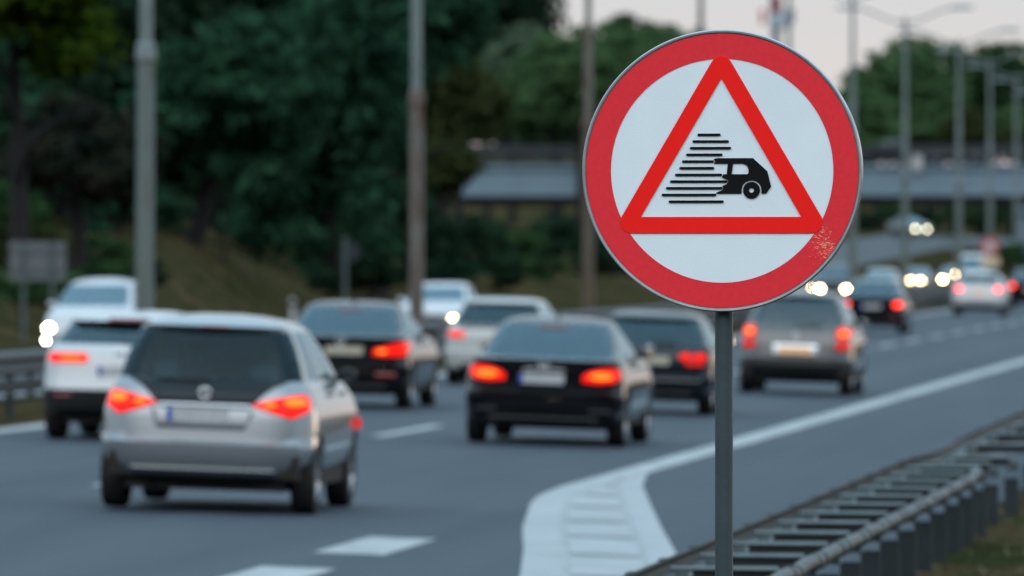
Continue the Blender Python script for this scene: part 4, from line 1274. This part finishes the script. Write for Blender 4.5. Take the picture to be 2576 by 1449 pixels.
# mast
M['mast_red'] = mat('mast_red', (0.20, 0.05, 0.06), 0.6, var=0.1)
M['mast_white'] = mat('mast_white', (0.36, 0.44, 0.52), 0.6, var=0.08)
M['mast_blue'] = mat('mast_dark', (0.12, 0.16, 0.22), 0.6, var=0.1)
t_, s_ = place(1951, 1500)
r_ = tag(empty('telecom_mast', (t_, s_, gz(t_, s_) - .1), PHI), 'far red and white telecom mast rising behind the sign top', 'mast')
zg = r_.location.z
def zpx(py, d): return CAM_Z + (636 - py) / 24000 * d - zg
for (ya, yb, rad, m, nm) in ((700, 72, .72, 'mast_blue', 'lower_shaft'), (34, -10, .95, 'mast_red', 'red_section'), (-10, -60, .8, 'mast_white', 'white_section'), (-60, -110, .6, 'mast_red', 'red_tip')):
    b = MB(); b.lathe([(rad, zpx(ya, 1500)), (rad*.92, zpx(yb, 1500)), (0.001, zpx(yb, 1500))], 16); b.build(nm, M[m], r_, True)
b = MB(); b.lathe([(.7, zpx(72, 1500)), (1.6, zpx(68, 1500)), (1.6, zpx(34, 1500)), (.8, zpx(33.9, 1500))], 16, 'z', (.5, 0, 0)); b.build('platform', M['mast_white'], r_, True)
for k, mm in ((-2.1, 'far_red'), (2.6, 'mast_blue'), (1.6, 'mast_white')):
    b = MB(); b.box((k - .35, -.3, zpx(60, 1500)), (k + .35, .1, zpx(22, 1500))); b.build('antenna_panel', M[mm], r_)

# ------------------------------------------------------------------ trees and bushes
def leaf_mat(name, a, b_, trans=0.25):
    m = bpy.data.materials.new(name); m.use_nodes = True
    nt = m.node_tree; N, L = nt.nodes, nt.links
    N.clear()
    out = N.new('ShaderNodeOutputMaterial')
    d = N.new('ShaderNodeBsdfDiffuse'); t = N.new('ShaderNodeBsdfTranslucent'); mx = N.new('ShaderNodeMixShader')
    mx.inputs['Fac'].default_value = trans
    tc = N.new('ShaderNodeTexCoord'); n = N.new('ShaderNodeTexNoise')
    n.inputs['Scale'].default_value = 0.75; n.inputs['Detail'].default_value = 5
    r = N.new('ShaderNodeValToRGB')
    r.color_ramp.elements[0].position = 0.34; r.color_ramp.elements[0].color = (*a, 1)
    r.color_ramp.elements[1].position = 0.66; r.color_ramp.elements[1].color = (*b_, 1)
    L.new(tc.outputs['Object'], n.inputs['Vector']); L.new(n.outputs['Fac'], r.inputs['Fac'])
    L.new(r.outputs['Color'], d.inputs['Color']); L.new(r.outputs['Color'], t.inputs['Color'])
    L.new(d.outputs[0], mx.inputs[1]); L.new(t.outputs[0], mx.inputs[2]); L.new(mx.outputs[0], out.inputs['Surface'])
    return m
LM = {
    'teal': leaf_mat('leaves_dark_teal', (0.013, 0.037, 0.024), (0.034, 0.094, 0.053)),
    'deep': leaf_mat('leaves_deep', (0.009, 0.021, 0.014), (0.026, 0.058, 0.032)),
    'yellow': leaf_mat('leaves_yellow_green', (0.018, 0.048, 0.008), (0.075, 0.110, 0.012)),
    'red': leaf_mat('leaves_red_brown', (0.010, 0.024, 0.017), (0.040, 0.034, 0.027)),
    'olive': leaf_mat('leaves_olive', (0.026, 0.040, 0.016), (0.056, 0.068, 0.026)),
    'pale': leaf_mat('leaves_pale', (0.070, 0.115, 0.070), (0.115, 0.165, 0.105)),
    'green': leaf_mat('leaves_green', (0.045, 0.095, 0.042), (0.095, 0.165, 0.070)),
    'bush': leaf_mat('leaves_bush', (0.022, 0.055, 0.024), (0.045, 0.092, 0.036)),
}
M['bark'] = mat('bark', (0.005, 0.004, 0.004), 0.9, var=0.4, vscale=4, stretch=(1, 1, 0.3), bump=0.4, bscale=12)

def crown_mesh(seed, clumps, leaves, leaf, R3, lobes):
    """leaves in clumps spread over several uneven lobes; unit = metres, crown centre at origin"""
    rn = random.Random(seed)
    b = MB()
    lb = []
    for i in range(lobes):
        a = rn.uniform(0, 2*pi); e = rn.uniform(-0.75, 0.95)
        q = sqrt(max(0, 1 - e*e)) * rn.uniform(0.35, 0.72)
        lb.append((R3[0]*q*cos(a), R3[1]*q*sin(a), R3[2]*e*0.66, rn.uniform(0.30, 0.52)))
    vs_, fs_ = [], []
    for c in range(clumps):
        l = rn.choice(lb)
        while True:
            d = Vector((rn.gauss(0, 1), rn.gauss(0, 1), rn.gauss(0, 1)))
            if d.length > 0.1: break
        d.normalize()
        rad = l[3] * rn.uniform(0.62, 1.0)
        ctr = Vector((l[0] + d.x*R3[0]*rad, l[1] + d.y*R3[1]*rad, l[2] + d.z*R3[2]*rad*0.9))
        cr_ = rn.uniform(0.35, 0.8) * (sum(R3)/3) / 4.2
        for k in range(leaves):
            o = Vector((rn.gauss(0, .5), rn.gauss(0, .5), rn.gauss(0, .32))) * cr_
            p = ctr + o
            n = (Vector((rn.gauss(0, .7), rn.gauss(0, .7), rn.gauss(.5, .7))) + d*0.5).normalized()
            a = n.orthogonal().normalized(); bb = n.cross(a)
            th = rn.uniform(0, 2*pi)
            a, bb = a*cos(th) + bb*sin(th), bb*cos(th) - a*sin(th)
            sz = leaf * rn.uniform(0.6, 1.4)
            i0 = len(vs_)
            vs_ += [p - a*sz, p + bb*sz*.45, p + a*sz, p - bb*sz*.45]
            fs_.append((i0, i0+1, i0+2, i0+3))
    b.add(vs_, fs_)
    return b.mesh('crown', LM['teal'])
CROWN = [crown_mesh(11, 300, 46, 0.24, (4.4, 4.4, 4.2), 15), crown_mesh(23, 300, 46, 0.24, (4.6, 4.2, 4.8), 18),
         crown_mesh(37, 280, 46, 0.24, (4.2, 4.6, 3.6), 13), crown_mesh(41, 300, 46, 0.22, (3.8, 3.8, 5.2), 16)]
BUSH = [crown_mesh(51, 90, 40, 0.13, (1.7, 1.7, 1.25), 8), crown_mesh(53, 90, 40, 0.13, (1.9, 1.5, 1.1), 9)]

def put_crown(root, me, m, loc, sc_, rz_):
    o = link('crown', me, root, loc)
    o.scale = sc_; o.rotation_euler = (0, 0, rz_)
    o.material_slots[0].link = 'OBJECT'; o.material_slots[0].material = LM[m]
    return o
def tree(label, px, d, py_c, r_px, kind, var=0, zs=1.0, lean=0.0, trunk_r=0.28, group='trees on the left slope', pybase=None):
    """tree whose crown centre is seen at (px, py_c) with radius r_px"""
    t, s = place(px, d)
    g = gz(t, s)
    root = tag(empty('tree', (t, s, g - 0.1)), label, 'tree', group)
    zc = CAM_Z + (636 - py_c) / 24000 * d - g + 0.1
    r = r_px * d / 24000
    k = r / 4.3
    rn = random.Random(int(px * 7 + d))
    put_crown(root, CROWN[var], kind, (0, 0, zc), (k, k, k*zs), rn.uniform(0, 6.28))
    # trunk with limbs
    b = MB()
    top = zc + 0.2 * r
    pts = []
    for i in range(7):
        u = i / 6
        pts.append((lean * (u - 0.0) * (1 - u) * 4 * 0.35 + lean * u * 0.25 + 0.08*sin(5*u), 0.06*sin(4*u), -0.6 + (top + 0.6) * u))
    b.tube(pts, [trunk_r * 1.5, trunk_r * 1.1] + [trunk_r * (1 - 0.14*i) for i in range(1, 6)], 10)
    for q in range(6):
        u = 0.42 + 0.09 * q
        z0 = -0.6 + (top + 0.6) * u
        a = rn.uniform(0, 2*pi); ln = r * rn.uniform(0.5, 0.8)
        x0 = lean * u * (1 - u) * 1.4 + lean * u * 0.25
        b.tube([(x0, 0, z0), (x0 + cos(a)*ln*.5, sin(a)*ln*.5, z0 + ln*.35), (x0 + cos(a)*ln, sin(a)*ln, z0 + ln*.55)], [trunk_r*.45, trunk_r*.3, trunk_r*.1], 7)
    b.build('trunk', M['bark'], root, True)
    return root
TL = [
    ('yellow green tree in the top left corner', 40, 248, 20, 330, 'yellow', 0, .75),
    ('reddish brown leaved tree below the yellow green corner tree', 190, 262, 380, 215, 'red', 2, .9),
    ('dark leafy tree at the left edge behind the grey sign back', -60, 285, 330, 330, 'teal', 1, 1.0),
    ('dark tree behind the tall grey lamp post', 330, 330, 190, 420, 'deep', 1, 1.1),
    ('big dark green tree hanging over the grassy mound, right of its trunk', 830, 318, 330, 330, 'teal', 3, 1.15),
    ('tall dark green tree filling the upper left', 640, 345, 60, 430, 'teal', 1, 1.0),
    ('dark green tree directly left of the rust streaked lamp post', 950, 330, 90, 300, 'teal', 0, 1.1),
    ('deep shaded tree low behind the grassy mound', 760, 372, 520, 330, 'deep', 2, 1.0),
    ('shaded tree left of the mound between lamp post and grey sign back', 240, 300, 560, 190, 'deep', 3, .8),
    ('olive tree hanging over the left end of the bridge', 1110, 400, 300, 175, 'olive', 0, 1.2),
    ('low olive tree in front of the left bridge end', 1090, 385, 430, 130, 'olive', 2, .8),
    ('dark tree filling behind the rust streaked lamp post', 985, 470, 400, 215, 'deep', 1, 1.1), ('dark tree behind the middle of the tree wall', 760, 450, 300, 330, 'deep', 0, 1.1),
    ('green tree filling the view between the rusty lamp post and the sign', 1455, 700, 215, 140, 'green', 1, 1.05), ('green tree half behind the upper left sign rim', 1570, 760, 190, 140, 'green', 0, 1.0),
    ('green tree under the dark distant tree, behind the sign rim', 1640, 820, 190, 130, 'green', 3, .9),
    ('green tree above the left part of the bridge, between rusty post and sign', 1405, 800, 335, 95, 'green', 2, .9), ('dark tree behind the yellow green and reddish trees', 90, 335, 260, 230, 'deep', 3, 1.0),
    ('dark tree filling above the bridge left of the pale green tree', 1285, 850, 335, 95, 'deep', 0, .9),
    ('dark tree deep behind the olive tree', 1150, 490, 290, 110, 'deep', 3, 1.0),
    ('tall dark tree behind the pale green tree', 1225, 830, 40, 230, 'deep', 1, 1.1),
    ('pale grey green tree above the left end of the bridge', 1290, 815, 235, 165, 'pale', 0, 1.05),
    ('mid green tree right of the brown rusty lamp post', 1500, 800, 240, 170, 'green', 2, 1.0),
    ('mid green tree behind the left edge of the round sign', 1390, 790, 270, 160, 'green', 0, 1.1),
    ('dark distant tree standing above the tree line left of the sign', 1592, 900, 85, 85, 'deep', 2, .85),
    ('distant green tree beside the upper left sign rim', 1690, 880, 200, 140, 'green', 1, 1.0),
    ('tree with black shade under the left end of the bridge', 1180, 440, 630, 125, 'deep', 1, .7),
    ('dark tree below the bridge, behind the brown rusty lamp post', 1420, 560, 630, 110, 'deep', 3, .8),
]
for a in TL:
    tree(*a)
# the leaning trunk
t_, s_ = place(470, 292)
root = tree('big leaning tree with dark forked trunk on the grassy mound', 560, 292, 250, 300, 'teal', 2, 1.0, lean=0.0, trunk_r=0.05)
b = MB()
g = gz(root.location.x, root.location.y)
x0 = (478 - 560) * 292 / 24000
b.tube([(x0 - .15, 0, -.5), (x0 + .05, 0, .6), (x0 + .45, 0, 1.7), (x0 + .55, 0, 2.6), (x0 + .35, 0, 3.8), (x0 + .5, 0, 5.2)], [.42, .33, .27, .25, .21, .14], 12)
b.tube([(x0 + .45, 0, 1.9), (x0 + .9, .1, 3.0), (x0 + 1.5, .2, 4.0)], [.2, .16, .1], 10)
b.tube([(x0 + .38, 0, 3.4), (x0 - .3, -.1, 4.4), (x0 - .8, -.2, 5.3)], [.16, .12, .07], 10)
b.build('main_trunk', M['bark'], root, True)
TR = [
    ('rounded green tree on the far hill right of the sign', 2275, 980, 270, 175, 'green', 0, 1.0),
    ('low green tree beside the right sign edge on the far hill', 2130, 960, 330, 150, 'green', 2, 1.05),
    ('green tree behind the double armed lamp post', 2400, 1000, 290, 180, 'green', 1, 1.0),
    ('dark green tree at right edge of the far hill', 2540, 990, 290, 180, 'bush', 0, 1.0),
    ('olive tree low on the far hill at right', 2470, 940, 345, 110, 'olive', 2, .9),
    ('green tree between the sign and the double armed lamp post', 2205, 970, 265, 120, 'green', 3, 1.0), ('green tree right of the double armed lamp post, crown touching it', 2335, 975, 230, 120, 'green', 2, 1.0),
    ('green tree behind the far lamp posts, near right edge', 2470, 985, 225, 115, 'bush', 1, 1.0), ('low green tree filling under the hill trees at right', 2350, 950, 345, 110, 'green', 0, .8), ('low green tree by the right edge above the bridge', 2560, 955, 345, 100, 'green', 1, .8),
    ('green tree behind the sign on the far hill', 1980, 1000, 380, 160, 'green', 3, .9),
    ('green tree hidden mostly behind the sign on the far hill', 1820, 1000, 330, 170, 'green', 1, .9),
]
for a in TR: tree(*a, group='trees on the far hill')
def bush(label, px, d, py_c, r_px, kind, var=0, zs=1.0, group='bushes'):
    t, s = place(px, d); g = gz(t, s)
    root = tag(empty('bush', (t, s, g - 0.05)), label, 'bush', group)
    k = r_px * d / 24000 / 1.75
    zc = max(CAM_Z + (636 - py_c) / 24000 * d - g, 0.6 * k)
    put_crown(root, BUSH[var], kind, (0, 0, zc), (k, k, k*zs), px * 0.37)
    b = MB()
    rn = random.Random(px)
    for q in range(5):
        a = rn.uniform(0, 6.28)
        b.tube([(0, 0, -.1), (cos(a)*.25*k, sin(a)*.25*k, zc*.6), (cos(a)*.7*k, sin(a)*.7*k, zc + .5*k)], [.05*k, .035*k, .012*k], 6)
    b.build('stem', M['bark'], root)
    return root
for a in [
    ('yellow green bush behind the grey sign back', 70, 250, 640, 130, 'olive', 0, 1.0), ('dark bush below the reddish tree at left edge', -20, 246, 720, 110, 'green', 1, 1.0),
    ('green bush between grey sign back and lamp post', 230, 268, 660, 130, 'bush', 1, 1.0),
    ('big dark bush behind the reddish tree', 150, 290, 540, 190, 'deep', 0, 1.0), ('dark bush at the left edge above the grey sign back', -10, 275, 560, 170, 'bush', 1, 1.1),
    ('tall dark bush just left of the tall grey lamp post', 290, 285, 570, 150, 'teal', 0, 1.1), ('dark bush behind the tall grey lamp post, at the mound edge', 390, 310, 580, 130, 'deep', 1, 1.0),
    ('dark bush high up behind the grassy mound', 640, 340, 520, 170, 'deep', 1, 1.0), ('dark bush behind the mound, right part', 780, 345, 570, 150, 'teal', 1, 1.0),
    ('dark bush right of the grassy mound', 900, 330, 660, 150, 'teal', 0, 1.0), ('dark bush behind the white oncoming car', 1060, 352, 640, 150, 'deep', 1, 1.1),
    ('dark bush under the olive tree', 1200, 400, 640, 110, 'deep', 0, 1.1), ('low green bush right of the white oncoming car', 1290, 420, 640, 105, 'bush', 1, 1.0),
    ('dark bush left of the brown rusty lamp post', 1400, 440, 645, 110, 'deep', 0, 1.1), ('dark bush at the lower left sign rim', 1540, 470, 645, 115, 'deep', 1, 1.1),
    ('dark bush hidden partly by the sign rim, farther right', 1660, 500, 640, 130, 'bush', 0, 1.1),
    ('low green bush on the verge below the grey sign back', 60, 236, 740, 95, 'bush', 0, .8), ('low green bush on the verge between sign back and oncoming white car', 165, 242, 715, 95, 'green', 1, .8),
    ('low dark bush on the verge behind the white oncoming car', 265, 250, 705, 95, 'bush', 0, .85), ('low dark bush at the foot of the tall grey lamp post, far verge', 345, 258, 690, 90, 'deep', 1, .9),
    ('dark bush beside the white marker post, behind the mound foot', 830, 300, 705, 70, 'deep', 1, 1.0), ('low dark bush behind the black left lane saloon', 930, 318, 700, 90, 'deep', 0, .9),
    ('low dark bush between white oncoming car and rust streaked post', 1130, 345, 690, 100, 'teal', 1, .9), ('low bush behind the white hatchback roof', 1250, 372, 690, 95, 'deep', 0, .9),
    ('low bush left of the foot of the brown rusty lamp post', 1370, 400, 685, 90, 'bush', 1, .9), ('low bush right of the foot of the brown rusty lamp post', 1490, 430, 690, 90, 'deep', 0, .9),
    ('low dark bush under the lower left sign rim', 1590, 455, 695, 80, 'deep', 1, .9), ('low dark bush left of the sign post, far verge', 1700, 480, 690, 80, 'bush', 0, .9),
    ('rounded dark bush on the median at the right edge', 2556, 436, 650, 62, 'bush', 0, 1.1),
    ('dark bush above the ramp, next to the right sign edge', 2185, 700, 560, 64, 'deep', 1, 1.1), ('bush above the ramp behind the car with pale headlights', 2252, 738, 556, 66, 'bush', 0, 1.1),
    ('dark bush above the ramp right of the double armed lamp post', 2322, 780, 552, 64, 'deep', 1, 1.1), ('green bush under the bridge, third right of the double armed lamp', 2392, 825, 550, 64, 'bush', 0, 1.1),
    ('dark bush under the bridge before the far lamp posts', 2462, 880, 552, 62, 'deep', 1, 1.1), ('dark bush under the bridge at the right picture edge', 2535, 940, 552, 64, 'bush', 0, 1.1)]:
    bush(*a)

# ------------------------------------------------------------------ dry verge grass, uncountable
rn = random.Random(5)
b = MB(); vs_, fs_ = [], []
for i in range(9000):
    t = rn.uniform(-3.5, 1.0); s = rn.uniform(46, 125)
    if rn.random() < 0.35 * (0.5 + 0.5*hnoise(t*13, s*9)): continue
    g = gz(t, s)
    h = rn.uniform(.03, .10) * (0.55 if t < -2.9 else 1.0) * (0.6 + 0.6*(0.5 + 0.5*hnoise(t*7, s*6)))
    a = rn.uniform(0, 6.28); w = rn.uniform(.006, .014)
    lx, ly = rn.gauss(0, .05), rn.gauss(0, .05)
    i0 = len(vs_)
    vs_ += [(t - w*cos(a), s - w*sin(a), g - .01), (t + w*cos(a), s + w*sin(a), g - .01), (t + lx, s + ly, g + h)]
    fs_.append((i0, i0+1, i0+2))
b.add(vs_, fs_)
M['blade'] = mat('dry_grass_blades', (0.045, 0.056, 0.028), 0.9, spec=0.0, col2=(0.17, 0.145, 0.115), vscale=1.1, thr=(0.35, 0.65))
tag(b.build('grass', M['blade']), kind='stuff')
